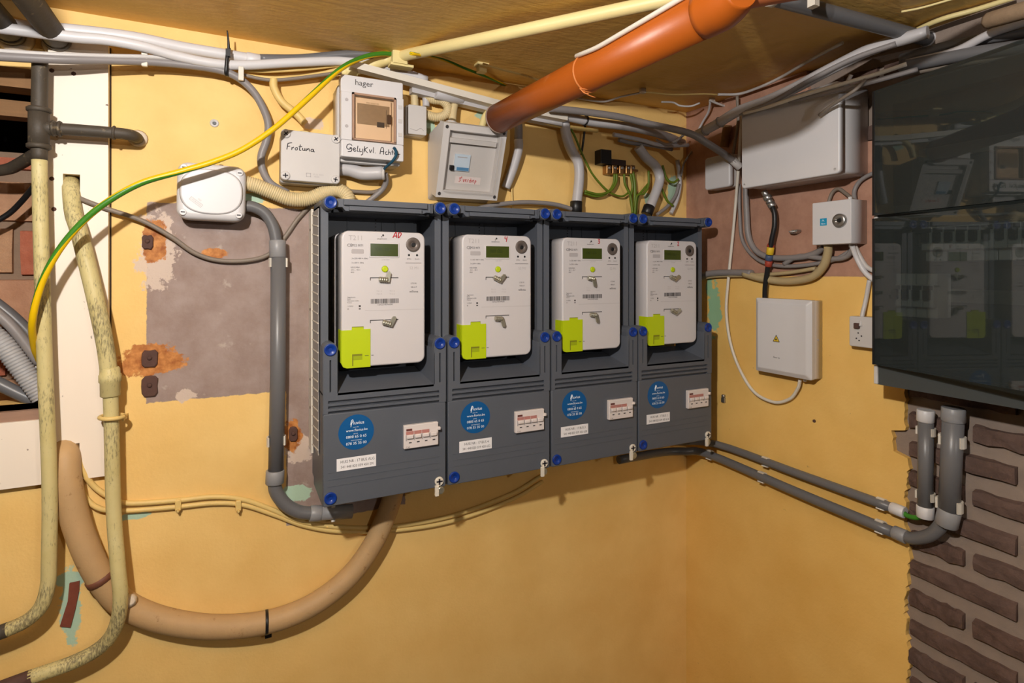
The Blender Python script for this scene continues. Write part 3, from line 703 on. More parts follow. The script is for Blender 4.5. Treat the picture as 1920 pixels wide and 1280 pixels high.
MB().box(A(497, 1183, .03), A(509, 1190, .022)).build('tie_tail', BLACK, k, world=True)
MB().lathe([(.010, -.006), (.012, 0), (.006, .008)], A(244, 1126, .045), (.3, -1, .4), 10).build('clip_end', PASTE, t, world=True)
# thin painted twin cables
c = cable('painted_cable', 'upper of two thin cream-painted cables clipped below the grey patch', 'cable', Ap([(143, 832, -.02), (146, 850, .012), (153, 878, .016), (175, 910, .012), (205, 931, .012), (240, 943, .007), (330, 938, .006), (400, 931, .006), (455, 936, .006), (505, 953, .006), (565, 977, .007), (640, 988, .007), (735, 987, .007), (850, 966, .007), (960, 925, .007), (1015, 892, .01)]), .0052, PAINTC, 'thin cables along the back wall')
for x, y in ((335, 944), (447, 945)):
    p = A(x, y, .0); q = MB(); q.rbox(-.0055, .0055, -.010, .012, 0, .014, .003, .002); q.v = [Vector((p.x+v.x, -v.z, p.z+v.y)) for v in q.v]; k = q.build('cable_clip', PAINTC, c, world=True)
    MB().lathe([(.0030, .014), (.002, .019)], (p.x, 0, p.z-.009), (0, -1, 0), 8).build('nail', PAINTC, k, world=True)
cable('painted_cable', 'lower of two thin cream-painted cables clipped below the grey patch', 'cable', Ap([(150, 895, .004), (153, 915, .008), (165, 938, .012), (190, 954, .012), (235, 957, .007), (330, 950, .006), (400, 943, .006), (455, 946, .006), (515, 965, .006), (570, 985, .006), (640, 996, .007), (740, 994, .007), (850, 976, .007), (960, 936, .007), (1018, 902, .01)]), .0050, PAINTC, 'thin cables along the back wall')
# ragged red-brown scar with mint paint
b = MB(); pts = [(131, 1092), (150, 1088), (149, 1105), (142, 1140), (133, 1174), (113, 1172), (120, 1150), (128, 1125)]
q = [(A(x, y).x, A(x, y).z) for x, y in pts][::-1]; b.rings([[(x, .001, z) for x, z in q], [(x, -.004, z) for x, z in q]], sm=False)
sc_ = tag(b.build('exposed_wall_plug', mat('exposed_brick_red', (120, 62, 44), .85, .3, 60, .8, 120)), 'red-brown strip of bare masonry showing through flaked mint and yellow paint', 'wall damage')
def iron(x0, y0, x1, y1, lab):
    p, q = A(x0, y0), A(x1, y1); b = MB(); n_ = 12; cx, cz, rx, rz = (p.x+q.x)/2, (p.z+q.z)/2, (q.x-p.x)/2, (p.z-q.z)/2
    ring = [(cx+rx*(1.0-.12*random.random())*max(-1, min(1, 1.3*math.cos(2*math.pi*k/n_))), cz+rz*(1.0-.12*random.random())*max(-1, min(1, 1.3*math.sin(2*math.pi*k/n_)))) for k in range(n_)]
    b.rings([[(x, .001, z) for x, z in ring], [(x, -.004, z) for x, z in ring], [(cx+(x-cx)*.9, -.0055, cz+(z-cz)*.9) for x, z in ring]][::1], sm=False)
    for f_ in b.f: f_.reverse()
    o = tag(b.build('iron_plate', RUST), lab, 'iron plate', 'rusty iron plates set in the back wall')
    MB().lathe([(.005, .004), (.004, .008), (.0015, .0085)], (cx, 0, cz+.002), (0, -1, 0), 8).build('bolt', RUST, o, world=True)
iron(265, 656, 297, 688, 'rusty square iron plate inside the big orange rust stain')
iron(265, 704, 297, 742, 'dark rusty iron plate at the lower corner of the grey patch')
iron(266, 440, 288, 468, 'rusty iron plate in broken plaster at the upper corner of the grey patch')
iron(541, 800, 558, 826, 'rusty iron lump in the stain behind the grey conduit')
# cables seen in the opening
for k, (p0, p1, r, m, lab) in enumerate([
    ([(-40, 560), (20, 610), (75, 680)], None, .010, GREYC, 'grey cable uppermost of the bundle in the wall opening'),
    ([(-40, 590), (25, 650), (75, 720)], None, .007, GREYW, 'pale grey cable in the bundle in the wall opening'),
    ([(-40, 600), (20, 632), (75, 665)], None, .0055, GREYW, 'thin white cable crossing the bundle in the wall opening'),
    ([(-40, 622), (20, 660), (80, 700)], None, .0055, GREYW, 'thin white cable second in the crossing pair in the opening'),
    ([(-40, 700), (30, 735), (80, 758)], None, .012, GREYP, 'dark grey cable lowest in the wall opening'),
    ([(-40, 545), (30, 600), (85, 660)], None, .012, GREYP, 'dark slate cable behind the bundle in the wall opening'),
    ([(15, 668), (40, 674), (85, 672)], None, .0045, WHITE2, 'short white wire lying level across the opening bundle')]):
    cable('cable', lab, 'cable', Ap(p0, -.05-.02*(k % 3)-(.06 if k == 5 else 0)), r, m, 'cables in the wall opening')
corrugated('corrugated_conduit', 'pale grey corrugated conduit slanting through the wall opening', 'conduit', Ap([(-50, 600), (0, 640), (40, 690), (80, 745)], -.04), .0175, CORRG, .006, .06)
cable('old_pipe', 'dark bent pipe stub reaching into the wall opening below the tee', 'pipe', Ap([(-40, 322, -.12), (10, 318, -.10), (35, 308, -.08), (78, 282, -.02)]), .011, DARKP)
cable('black_cable', 'black cable hanging in front of the brick niche', 'cable', Ap([(-40, 430, -.16), (10, 405, -.16), (40, 378, -.15), (75, 335, -.12)]), .0055, BLACK)
# two black iron pipes under the ceiling, running away from the back wall
for k, (x, y, lab) in enumerate(((114, 82, 'thick black iron pipe entering the wall above the white board'), (28, 70, 'thick black iron pipe entering the wall above the opening'))):
    p = A(x, y, .0); q = p+Vector((0, -.9, .012)); t = thing('iron_pipe', lab, 'pipe', p, None, 'black iron pipes under the ceiling')
    MB().tube([p+Vector((0, .03, 0)), p+Vector((0, -.04, .0)), q], .0195, 20, 0).build('pipe', DARKP, t, world=True)
    MB().lathe([(.0195, 0), (.0215, .002), (.0215, .010), (.0195, .012)], p+Vector((0, -.02, 0)), (0, -1, .01), 20).build('joint_ring', DARKP, t, world=True)
    MB().lathe([(.030, 0), (.027, .006), (.021, .012)], p, (0, -1, 0), 14).build('plaster_collar', PASTE, t, world=True)

# ------------------------------------------------------------------ runs along the top of the back wall
c = thing('white_conduit', 'wide white conduit along the top of the wall, ending in a socket', 'conduit', A(240, 80, .04), None)
MB().tube(Ap([(-60, 38, .045), (60, 52, .045), (140, 58, .045), (250, 71, .04), (340, 89, .03), (430, 104, .025), (486, 114, .022)]), .0115, 14, 6).build('tube', WHITE, c, world=True)
MB().sleeve(A(462, 110, .023), A(488, 114.5, .022), .0135, .001, 16).build('socket', WHITE, c, world=True)
cable('white_cable', 'white flexible cable sagging along the top of the back wall', 'cable', Ap([(-60, 45, .08), (60, 60, .075), (140, 70, .07), (200, 75, .066), (270, 88, .06), (330, 105, .05), (400, 119, .045), (460, 122, .04), (560, 117, .035), (650, 115, .03), (720, 125, .03), (800, 150, .03)]), .0098, WHITE)
cable('grey_duct', 'dark grey duct running on from the white socket under the ceiling', 'duct', Ap([(488, 110, .024), (560, 110, .022), (640, 103, .03), (700, 101, .04)]), .0095, GREYP)
gc = cable('grey_cable', 'thick grey cable crossing the board and looping down behind the Fortuna box', 'cable', Ap([(-60, 101, .082), (0, 106, .082), (100, 111, .078), (200, 113, .06), (300, 117, .045), (395, 128, .04), (440, 142, .04), (472, 168, .036), (492, 200, .03), (503, 232, .024), (500, 262, .02), (490, 292, .018), (492, 318, .018), (508, 344, .016), (540, 362, .014)]), .0078, GREYC)
cable('pale_cable', 'pale thin cable lying on top of the thick grey cable', 'cable', Ap([(-60, 91, .084), (0, 96, .084), (100, 102, .08), (200, 105, .064), (300, 108, .05), (380, 118, .044), (430, 130, .04)]), .0042, WHITE2)
for x, y, m in ((272, 112, OFFW), (452, 139, OFFW)):
    p = A(x, y+1, .045); q = MB(); q.rbox(-.005, .005, -.014, .014, 0, .006, .002, .001); q.v = [Vector((p.x+v.x, p.y-.004-v.z, p.z+v.y)) for v in q.v]; q.build('cable_clip', m, gc, world=True)
t = thing('cable_tie', 'black cable tie strapped round the white and grey cables, tail upright', 'cable tie', A(426, 120, .07), None)
MB().tube(Ap([(430, 92, .045), (427, 100, .056), (425, 120, .056), (424, 138, .052), (427, 141, .04)]), .0036, 6, 5).build('strap', BLACK, t, world=True)
MB().tube(Ap([(429, 95, .055), (428, 75, .06), (426, 57, .066)]), .0024, 6, 4, lambda i, L, r: r*(1.2-.09*i)).build('tail', BLACK, t, world=True)
MB().box(A(423, 104, .062), A(432, 95, .052)).build('lock', BLACK, t, world=True)
cable('cream_thin_cable', 'thin cream cable sagging just under the white cable', 'cable', Ap([(440, 138, .02), (490, 145, .02), (540, 146, .02), (600, 138, .02), (650, 126, .025), (690, 118, .03)]), .0042, PAINTC)
cable('cream_thin_cable', 'lower thin cream cable passing over the Fortuna hose', 'cable', Ap([(440, 130, .02), (480, 134, .02), (540, 132, .02), (590, 128, .02), (640, 122, .025)]), .0036, PAINTC)
cable('cream_thin_cable', 'thin grey-cream cable ending at the Fortuna hose top', 'cable', Ap([(455, 140, .03), (490, 148, .03), (520, 150, .03), (570, 145, .03), (640, 135, .03), (655, 130, .03)]), .0038, BROWNC)
cable('tan_hose', 'short tan hose bending down into the top of the Fortuna box', 'hose', Ap([(513, 148, .03), (514, 165, .03), (528, 190, .03), (555, 213, .03), (572, 232, .03)]), .0082, PAINTC)
# yellow-green earth cable
cable('earth_cable', 'yellow and green earth cable arching across the whole left side', 'cable', Ap([(74, 676, .018), (64, 648, .05), (61, 600, .09), (78, 532, .10), (108, 473, .105), (150, 421, .11), (200, 379, .115), (265, 343, .115), (340, 321, .115), (400, 303, .115), (455, 280, .115), (515, 240, .115), (575, 187, .11), (635, 132, .10), (675, 110, .085), (712, 101, .075), (748, 102, .06)]), .0056, EARTH, uv=True)
# cream conduit hung from the ceiling
t = thing('cream_conduit', 'cream painted conduit slanting across the ceiling above the breaker boxes', 'conduit', A(748, 112, .06), None)
cp = [A(640, 137, .03), A(665, 131, .035), A(700, 121, .045), A(748, 106, .07), C(900, 74, .03), C(1075, 37, .026), C(1240, 2, .022), C(1330, -16, .02)]
MB().tube(cp, .0122, 16, 6).build('tube', CREAM, t, world=True)
MB().sleeve(A(648, 135, .03), A(668, 130.5, .035), .0145, .001).build('socket', CREAM, t, world=True)
p = cp[3]; k = MB().bbox((p.x-.017, p.y-.016, p.z-.020), (p.x+.017, p.y+.014, p.z+.021), .003).build('saddle', CREAM, t, world=True)
MB().box((p.x-.021, p.y-.012, p.z-.024), (p.x+.030, p.y+.014, p.z-.0185)).build('saddle_foot', CREAM, k, world=True)
MB().lathe([(.008, 0), (.006, .012), (.0075, .018), (.004, .024)], p+Vector((.002, 0, .02)), (0, 0, 1), 10).build('orange_plug', mat('orange_plug', (200, 96, 50), .5, .1), k, world=True)

# ------------------------------------------------------------------ boxes on the back wall
def ubox(x0, y0, x1, y1, o):                    # frame origin and size of a box front given by two pixel corners
    p, q = A(x0, y0, o), A(x1, y1, o); return (p.x, 0, q.z), q.x-p.x, p.z-q.z
# rounded junction box
org, W_, H_ = ubox(329, 300, 460, 414, .062)
t = thing('junction_box', 'rounded white junction box with domed lid over the grey patch', 'junction box', org, FA, roll=-.02)
MB().rbox(.002, W_-.002, .002, H_-.002, 0, .045, .02, .002, 6).build('base', WHITE, t)
b = MB(); rs = []
for e, h in ((0, .040), (0, .050), (.002, .057), (.006, .061), (.012, .0625)): rs.append([(x, y, h) for x, y in rrect(e, W_-e, e, H_-e, .02-e*.5, 6)])
b.rings(rs); cx, cy = W_/2, H_*.50
lid = b.build('lid', WHITE, t)
b = MB(); n_ = 40; rs = []
def se(a, rx, ry, p=.62):
    c, s = math.cos(a), math.sin(a); return cx+rx*math.copysign(abs(c)**p, c), cy+ry*math.copysign(abs(s)**p, s)
for f_, h in ((1, .0622), (.97, .0645), (.93, .0662)): rs.append([(*se(2*math.pi*j/n_, W_*.455*f_, H_*.40*f_, .78), h) for j in range(n_)])
b.rings(rs); b.build('raised_centre', WHITE, lid)
for u, v in ((.012, .013), (W_-.012, .013), (.012, H_-.012), (W_-.012, H_-.014)):
    k = MB().lathe([(.0065, .0615), (.006, .0635), (.0045, .0632)], (u, v, 0), (0, 0, 1), 14).build('lid_screw', WHITE, t)
    MB().box((u-.0035, v-.0010, .0632), (u+.0035, v+.0010, .0640)).build('slot', INK, k)
b = MB(); a = -.65
for r_ in (((-.012, -.0035), (.012, -.0028)), ((-.012, .0028), (.012, .0035)), ((-.0125, -.0035), (-.0118, .0035)), ((.0118, -.0035), (.0125, .0035))):
    q = [(r_[0][0], r_[0][1]), (r_[1][0], r_[0][1]), (r_[1][0], r_[1][1]), (r_[0][0], r_[1][1])]
    b.prism([(W_*.28+x*math.cos(a)-y*math.sin(a), H_*.30+x*math.sin(a)+y*math.cos(a)) for x, y in q], .066, .0664)
b.text('LEGRAND', .0048, (W_*.28, H_*.30, .0665), a); b.text('IP55', .004, (W_*.33, H_*.34, .0665), a); b.build('embossed_mark', PRINTG, lid)
MB().lathe([(.004, 0), (.004, .008)], (W_*.62, H_-.002, .02), (0, 1, 0), 8).build('top_knockout', INK, t)
corrugated('corrugated_conduit', 'beige corrugated conduit from the rounded junction box to the first cabinet', 'conduit', Ap([(455, 342, .03), (480, 348, .03), (510, 360, .03), (545, 373, .03), (580, 372, .03), (610, 360, .034), (632, 356, .04), (650, 366, .045), (655, 385, .045)]), .0150, CORR, .0042, .055)
# grey conduit beside the cabinet
t = thing('grey_conduit', 'dark grey upright conduit with bends left of the cabinets', 'conduit', A(520, 960, .03), None)
MB().tube(Ap([(455, 386, .03), (475, 388, .03), (497, 400, .03), (512, 425, .03), (519, 458, .03)]), .0115, 16, 6).build('upper_bend', GREYP, t, world=True)
MB().sleeve(A(521, 482, .03), A(520, 450, .03), .0165).build('upper_socket', GREYL, t, world=True)
MB().tube([A(522, 478, .03), A(521, 700, .03), A(517, 900, .03)], .0152, 20, 0).build('straight', GREYP, t, world=True)
MB().sleeve(A(515, 906, .03), A(516, 881, .03), .0182).build('lower_socket', GREYL, t, world=True)
MB().tube(Ap([(514, 900, .03), (518, 922, .03), (535, 945, .03), (560, 959, .03), (590, 962, .03)]), .0135, 16, 6).build('lower_bend', GREYP, t, world=True)
MB().sleeve(A(581, 962.5, .03), A(602, 962, .03), .0165).build('bottom_socket', GREYL, t, world=True)
MB().tube(Ap([(595, 962, .03), (660, 958, .03)]), .0150, 16, 0).build('bottom_run', GREYL, t, world=True)
for y, xx in ((492, 522), (826, 518)): clip(t, A(xx, y, .03), (0, 0, 1), .0155, (0, -1, 0), OFFW, .019)
clip(t, A(624, 960.5, .03), (1, 0, 0), .0155, (0, -1, 0), OFFW, .008)
cable('thin_cable', 'thin grey-brown cable sagging from the white board to the first cabinet', 'cable', Ap([(133, 360, -.02), (150, 372, .02), (200, 391, .024), (265, 413, .02), (320, 443, .016), (365, 474, .012), (410, 488, .01), (465, 488, .01), (505, 476, .008), (535, 443, .006), (560, 408, .006), (590, 380, .006), (620, 372, .01)]), .0046, BROWNC)
# Fortuna box
org, W_, H_ = ubox(526, 241, 637, 344, .066)
t = thing('junction_box', 'square grey-white junction box with Fortuna written on its lid', 'junction box', org, FA, roll=-.012)
MB().rbox(.001, W_-.001, -.002, H_-.002, 0, .044, .006, .001).build('base', WHITE2, t)
MB().rbox(.003, W_-.003, 0, H_-.003, .042, .050, .005, .001).build('gasket', GREYL, t)
lid = MB().rbox(0, W_, 0, H_, .048, .066, .007, .002).build('lid', WHITE2, t)
for u, v in ((.009, .009), (W_-.009, .009), (.009, H_-.009), (W_-.009, H_-.009)):
    k = MB().lathe([(.0092, .060), (.0092, .0675), (.0085, .0690), (.006, .0688)], (u, v, 0), (0, 0, 1), 18).build('lid_screw', WHITE2, t)
    q = random.uniform(0, 1.5); c_, s_ = math.cos(q), math.sin(q); b = MB()
    for L, w2 in ((.0052, .0011), (.0011, .0046)): b.prism([(u+x*c_-y*s_, v+x*s_+y*c_) for x, y in ((-L, -w2), (L, -w2), (L, w2), (-L, w2))], .0688, .0694)
    b.build('cross_slot', INK, k)
FORT = [[(.1, 0), (.25, .9)], [(.2, .95), (.6, 1.1), (.9, 1.15)], [(.2, .5), (.6, .6)], [(.85, 0), (.9, .45), (.95, .3), (1.2, .5)], [(1.6, .45), (1.4, .3), (1.5, .05), (1.75, .15), (1.75, .45), (1.6, .45)], [(2.2, 1.0), (2.1, .1), (2.35, .1)], [(1.95, .65), (2.5, .7)], [(2.6, .5), (2.6, .15), (2.9, .15), (2.95, .5), (3.0, .05)], [(3.2, .05), (3.3, .5), (3.35, .3), (3.6, .5), (3.7, .05)], [(4.3, .45), (4.0, .4), (3.95, .1), (4.25, .1), (4.35, .45), (4.4, .05), (4.55, .1)]]
MB().strokes(FORT, .010, .0625, .0662, .0128, .0008, .95).build('handwriting', INK, lid)
b = MB(); b.box((W_*.42, .010, .066), (W_*.50, .011, .0663)); b.box((W_*.42, .017, .066), (W_*.50, .018, .0663)); b.box((W_*.42, .010, .066), (W_*.43, .018, .0663)); b.box((W_*.49, .010, .066), (W_*.50, .018, .0663)); b.text('IP 55  400V', .0045, (W_*.63, .016, .0664)); b.text('80x80', .004, (W_*.60, .0115, .0664)); b.build('embossed_mark', PRINTG, lid)
MB().lathe([(.010, 0), (.011, .002), (.011, .006), (.009, .008)], (W_*.42, H_, .03), (0, 1, 0), 14).build('gland', CREAM, t)
# breaker enclosure marked Gelijkvl. Achter
org, W_, H_ = ubox(640, 158, 757, 303, .085)
t = thing('breaker_enclosure', 'narrow white breaker enclosure with amber window, handwritten Gelijkvl. Achter strip', 'breaker enclosure', org, FA)
MB().rbox(-.004, W_-.001, -.006, H_+.006, 0, .058, .004, .001).build('base', WHITE2, t)
b = MB(); b.rbox(0, .022, .036, H_-.013, .056, .085, .001, .001); b.rbox(W_-.016, W_, .036, H_-.013, .056, .085, .001, .001); b.rbox(0, W_, 0, .036, .056, .085, .003, .002); b.rbox(0, W_, H_-.013, H_+.024, .050, .080, .003, .002); b.box((.004, .02, .05), (W_-.004, H_-.012, .060)); fr_ = b.build('front_frame', WHITE, t)
b = MB(); b.text('hager', .0175, (W_*.36, H_+.010, .0804)); b.build('lettering', PRINTK, fr_)
GA = [[(.95, .95), (.6, 1.15), (.2, 1.0), (.05, .6), (.25, .35), (.6, .4), (.8, .6)], [(.55, .55), (.85, .6), (.85, .1), (.25, -.05)], [(1.1, .35), (1.5, .45), (1.35, .65), (1.1, .4), (1.3, .1), (1.6, .2)], [(1.9, 1.0), (1.8, .2), (2.0, .15)], [(2.2, .6), (2.2, .1), (2.5, .2)], [(2.7, .6), (2.7, -.2), (2.4, -.4)], [(3.0, 1.0), (2.95, .1)], [(3.5, .9), (3.05, .5), (3.5, .05)], [(3.8, .6), (3.95, .1), (4.2, .6)], [(4.5, 1.0), (4.45, .1)], [(4.8, .1), (4.84, .14)], [(5.6, 0), (5.8, 1.0), (6.2, 1.0), (6.2, 0)], [(5.65, .45), (6.3, .5)], [(6.8, .5), (6.5, .35), (6.6, .05), (6.9, .1)], [(7.1, .9), (7.05, .05)], [(7.08, .4), (7.35, .45), (7.4, .05)], [(7.75, .85), (7.7, .1)], [(7.55, .55), (7.95, .55)], [(8.05, .3), (8.35, .4), (8.2, .55), (8.05, .2), (8.4, .1)], [(8.5, .25), (9.1, .3)]]
MB().strokes(GA, .010, .0115, .0855, .0136, .00078, .93).build('handwriting', INK, fr_)
rz0, rz1 = .040, H_-.016
b = MB(); b.box((.024, rz0, .060), (W_-.018, rz1, .071)); b.rbox(.030, W_-.026, rz0+.003, rz1-.004, .071, .078, .002, .001); pn = b.build('inner_panel', PEACH, t)
MB().box((.034, rz0+.034, .078), (W_-.030, rz0+.078, .0787)).build('device_label', GREYTXT, pn)
MB().box((W_*.57, rz0+.031, .0787), (W_*.69, rz0+.042, .0790)).box((W_*.72, rz0+.030, .0787), (W_*.725, rz0+.070, .0790)).build('label_marks', PRINTK, pn)
k = MB().bbox((W_*.735, rz0+.040, .0787), (W_*.80, rz0+.060, .0825), .001).build('toggle', mat('dark_brown_toggle', (74, 54, 44), .4, .05), t)
b = MB(); b.text('000 0000 00', .0055, (W_*.5, rz1-.014, .0784)); b.build('print', GREYTXT, pn)
wn_ = MB().rbox(.024, W_-.018, rz0-.002, rz1+.002, .0845, .0875, .002, .001).build('window', AMBER, t)
for u0, u1, v0, v1 in ((.022, .026, rz0-.002, rz1+.002), (W_-.022, W_-.018, rz0-.002, rz1+.002), (.022, W_-.018, rz1-.002, rz1+.002), (.022, W_-.018, rz0-.003, rz0)): MB().box((u0, v0, .083), (u1, v1, .089)).build('window_edge', mat('window_edge_brown', (168, 134, 112), .3, .1), wn_)
for v in (H_*.43, H_*.80): MB().lathe([(.0035, .085), (.003, .0862)], (.011, v, 0), (0, 0, 1), 10).build('screw', PRINTG, t)
for v in (H_*.36, H_*.56, H_*.76): MB().box((W_-.012, v, .085), (W_-.004, v+.008, .0862)).build('side_clip', WHITE2, t)
# conduit stub and wires below it
t = thing('conduit_stub', 'fat pale conduit stub with cut end below the Gelijkvl. Achter enclosure', 'conduit', A(680, 330, .03), None)
MB().tube(Ap([(630, 316, .028), (655, 318, .03), (680, 325, .034), (718, 324, .045)]), .0150, 18, 6).build('tube', GREYW, t, world=True)
MB().torus(A(719, 325, .046), A(719, 325, .046)-A(690, 325, .036), .0120, .0035, 16, 6).build('cut_end', WHITE2, t, world=True)
cable('blue_wire', 'short blue wire sticking up out of the conduit stub', 'wire', Ap([(716, 325, .045), (722, 315, .06), (735, 303, .085), (743, 290, .095), (741, 280, .098), (738, 277, .10)]), .0032, TEALW)
cable('grey_cable', 'grey cable dropping from the conduit stub behind the first cabinet', 'cable', Ap([(722, 325, .04), (724, 340, .03), (716, 356, .02), (695, 374, .012), (680, 385, .01)]), .0062, GREYC)
cable('brown_cable', 'grey-brown cable running level behind the corrugated conduit', 'cable', Ap([(640, 356, .012), (665, 359, .01), (700, 360, .01), (722, 352, .01)]), .0045, BROWNC)
# small white box with hoses
org, W_, H_ = ubox(766, 195, 800, 254, .045)
t = thing('junction_box', 'small scratched white junction box between the two breaker enclosures', 'junction box', org, FA)
MB().rbox(-.004, W_, 0, H_, 0, .035, .003, .001).build('base', WHITE2, t)
lid = MB().rbox(0, W_, 0, H_, .035, .045, .003, .001).build('lid', WHITE2, t)
b = MB().tube([(.004, .012, .0452), (.018, .009, .0452), (.028, .015, .0452), (.036, .010, .0452)], .0005, 4, 4); b.build('scratches', PRINTG, lid)
for x, y1 in ((776, 168), (797, 163)):
    cable('conduit_stub', ('short beige conduit standing on the small white box', 'short grey conduit standing on the small white box')[x > 780], 'conduit', Ap([(x, y1-15, .02), (x+1, y1+8, .02), (x+2, 200, .02)]), .0085, CORR if x < 780 else GREYW)
corrugated('hose', 'beige corrugated hose curled beside the small white box', 'hose', Ap([(795, 213, .02), (818, 220, .025), (836, 214, .03), (839, 200, .03), (828, 189, .03), (810, 186, .025), (796, 176, .02), (790, 155, .02)]), .0105, CORR, .004, .06)
t = thing('hose', 'beige hose with nut going down into the desk-shaped enclosure', 'hose', A(845, 240, .035), None)
MB().tube(Ap([(868, 180, .02), (857, 186, .025), (851, 200, .03), (848, 225, .035)]), .0095, 14, 6).build('tube', CORR, t, world=True)
MB().sleeve(A(845, 243, .035), A(847, 228, .035), .0145, .002, 8).build('nut', WHITE2, t, world=True)
MB().sleeve(A(816, 175, .045), A(866, 188, .035), .0125).build('grey_socket', GREYW, t, world=True)
# desk-shaped enclosure
X0 = A(833, 229, .12).x; X1 = A(952, 246, .12).x; Zt = A(833, 229, .12).z; Zb = A(816.5, 369, .06).z; W_ = X1-X0; H_ = Zt-Zb
t = thing('breaker_enclosure', 'grey-white desk-shaped enclosure with clear lid and red 3e verdiep note', 'breaker enclosure', (X0, 0, Zb), FA)
def slope(v): return .060+.060*v/H_
ca = math.atan(.060/H_)
def onf(u, v, h=0):                             # point on the sloping front
    return Vector((u, v-h*math.sin(ca), slope(v)+h*math.cos(ca)))
def fbox(b, u0, u1, v0, v1, h0, h1):
    c = [onf(u, v, h) for h in (h0, h1) for u, v in ((u0, v0), (u1, v0), (u1, v1), (u0, v1))]
    b.add(c, [(3, 2, 1, 0), (4, 5, 6, 7), (0, 1, 5, 4), (1, 2, 6, 5), (2, 3, 7, 6), (3, 0, 4, 7)]); return b
b = MB()
def ringf(e, h): return [onf(x, y, h) for x, y in rrect(e, W_-e, e, H_-e, .006, 3)]
b.rings([[Vector((x, y, .002)) for x, y in rrect(0, W_, 0, H_, .006, 3)], ringf(0, -.030)], sm=False); b.build('base', WHITE2, t)
b = MB()
for a_ in ((0, .016, .016, H_-.014), (W_-.016, W_, .016, H_-.014), (0, W_, H_-.014, H_), (0, W_, 0, .016)): fbox(b, *a_, -.030, 0)
b.build('front_frame', WHITE2, t)
b = fbox(MB(), .016, W_-.016, .016, H_-.014, -.029, -.016); pn = b.build('inner_panel', WHITE2, t)
fbox(MB(), .020, W_-.020, H_-.040, H_-.030, -.016, -.006).build('inner_ridge', WHITE2, t)
k = fbox(MB(), .040, .078, .058, .094, -0.0160, -0.0125).build('device_label', BLUELAB, t)
fbox(MB(), .047, .077, .059, .066, -0.0125, -0.0122).build('blue_band', BLUEB, k); fbox(MB(), .046, .070, .087, .089, -0.0125, -0.0122).build('label_line', PRINTG, k)
fbox(MB(), .030, .039, .059, .069, -0.0160, -0.0080).build('black_switch', BLACK, t)
k = fbox(MB(), .048, .112, .030, .046, -0.0160, -0.0152).build('note_strip', mat('pink_white_note', (216, 204, 200), .6, .05), t)
b = MB(); b.strokes([[(0, .9), (.5, 1), (.2, .6), (.5, .3), (0, 0)], [(.6, 1.2), (.8, 1.25), (.7, 1), (.9, .95)], [(1.2, .7), (1.4, 0), (1.7, .7)], [(1.9, .4), (2.2, .5), (2.0, .7), (1.9, .2), (2.3, .1)], [(2.6, 0), (2.6, .6), (2.9, .6)], [(3.5, 1), (3.5, 0), (3.2, .1), (3.2, .5), (3.5, .4)], [(3.8, .6), (3.8, 0)], [(4.1, .4), (4.4, .5), (4.2, .7), (4.1, .2), (4.5, .1)], [(4.8, .6), (4.8, -.4)], [(4.8, .5), (5.1, .5), (5.1, .2), (4.8, .1)]], 0, 0, 0, .0085, .0006)
b.v = [onf(.057+v.x, .0345+v.y, -.0148+v.z) for v in b.v]; b.build('handwriting', REDINK, k)
b = MB()
rs = [[onf(x, y, h) for x, y in rrect(.014+e, W_-.014-e, .014+e, H_-.013-e, .004, 3)] for e, h in ((0, 0), (.002, .012), (.004, .014))]
b.rings(rs, sm=False, cap0=False); b.build('clear_lid', CLEAR, t)
for u, v in ((.008, .008), (W_-.008, .008), (.008, H_-.008), (W_-.008, H_-.008)):
    b = MB().lathe([(.004, 0), (.0035, .0012)], (0, 0, 0), (0, 0, 1), 8); b.v = [onf(u+q.x, v+q.y, q.z) for q in b.v]; b.build('corner_screw', PRINTK, t)
cable('hose', 'cream hose bending behind the end of the orange drainpipe', 'hose', Ap([(945, 196, .04), (925, 204, .04), (910, 218, .04), (903, 240, .04)]), .0085, CREAM)
t = thing('pale_conduit', 'pale conduit bending down beside the desk-shaped enclosure', 'conduit', A(960, 345, .02), None)
MB().tube(Ap([(968, 205, .03), (972, 235, .03), (972, 265, .03)]), .0105, 14, 4).build('upper_tube', GREYC, t, world=True)
MB().tube(Ap([(972, 262, .03), (972, 280, .03), (964, 310, .025), (955, 335, .02), (948, 352, .015)]), .0115, 14, 6).build('lower_tube', GREYW, t, world=True)
cable('thin_wire', 'thin yellowish wire hanging down beside the desk-shaped enclosure', 'wire', Ap([(962, 300, .008), (959, 330, .008), (960, 365, .008), (961, 392, .008)]), .0022, PAINTC)
cable('grey_cable', 'grey cable arching along the cabinet tops to the black gland', 'cable', Ap([(890, 392, .03), (930, 384, .03), (985, 379, .03), (1040, 383, .03), (1082, 395, .03)]), .0058, GREYC)

# ------------------------------------------------------------------ orange drainpipe
O0, O1 = CAM+ray(935, 222)*1.285, CAM+ray(1318, 30)*.82
DR = .0325
t = thing('drainpipe', 'big orange drainpipe slanting down from the ceiling to the wall', 'drainpipe', O0, None)
dv = (O1-O0).normalized()
MB().tube([O0-dv*.0, O0+dv*.2, O1], DR, 32, 0).build('pipe', ORANGE, t, world=True)
MB().lathe([(DR, 0), (DR+.0015, .001), (DR+.0015, .004), (DR-.003, .004)], O0-dv*.004, dv, 28).build('cut_rim', mat('grey_rim', (150, 130, 116), .7, .1), t, world=True)
up = Vector((0, 0, 1)); sd = dv.cross(up).normalized(); un = sd.cross(dv)
pts = [(O1+dv*0), (O1+dv*.03), (O1+dv*.055+sd*.005), (O1+dv*.072+sd*.012)]
MB().tube(pts, DR, 32, 4, lambda i, L, r: r*(1.02-.55*max(0, (L-.03)/.06)**1.5)).build('crumpled_end', ORANGE, t, world=True)
q0 = O1+dv*.050+sd*.01
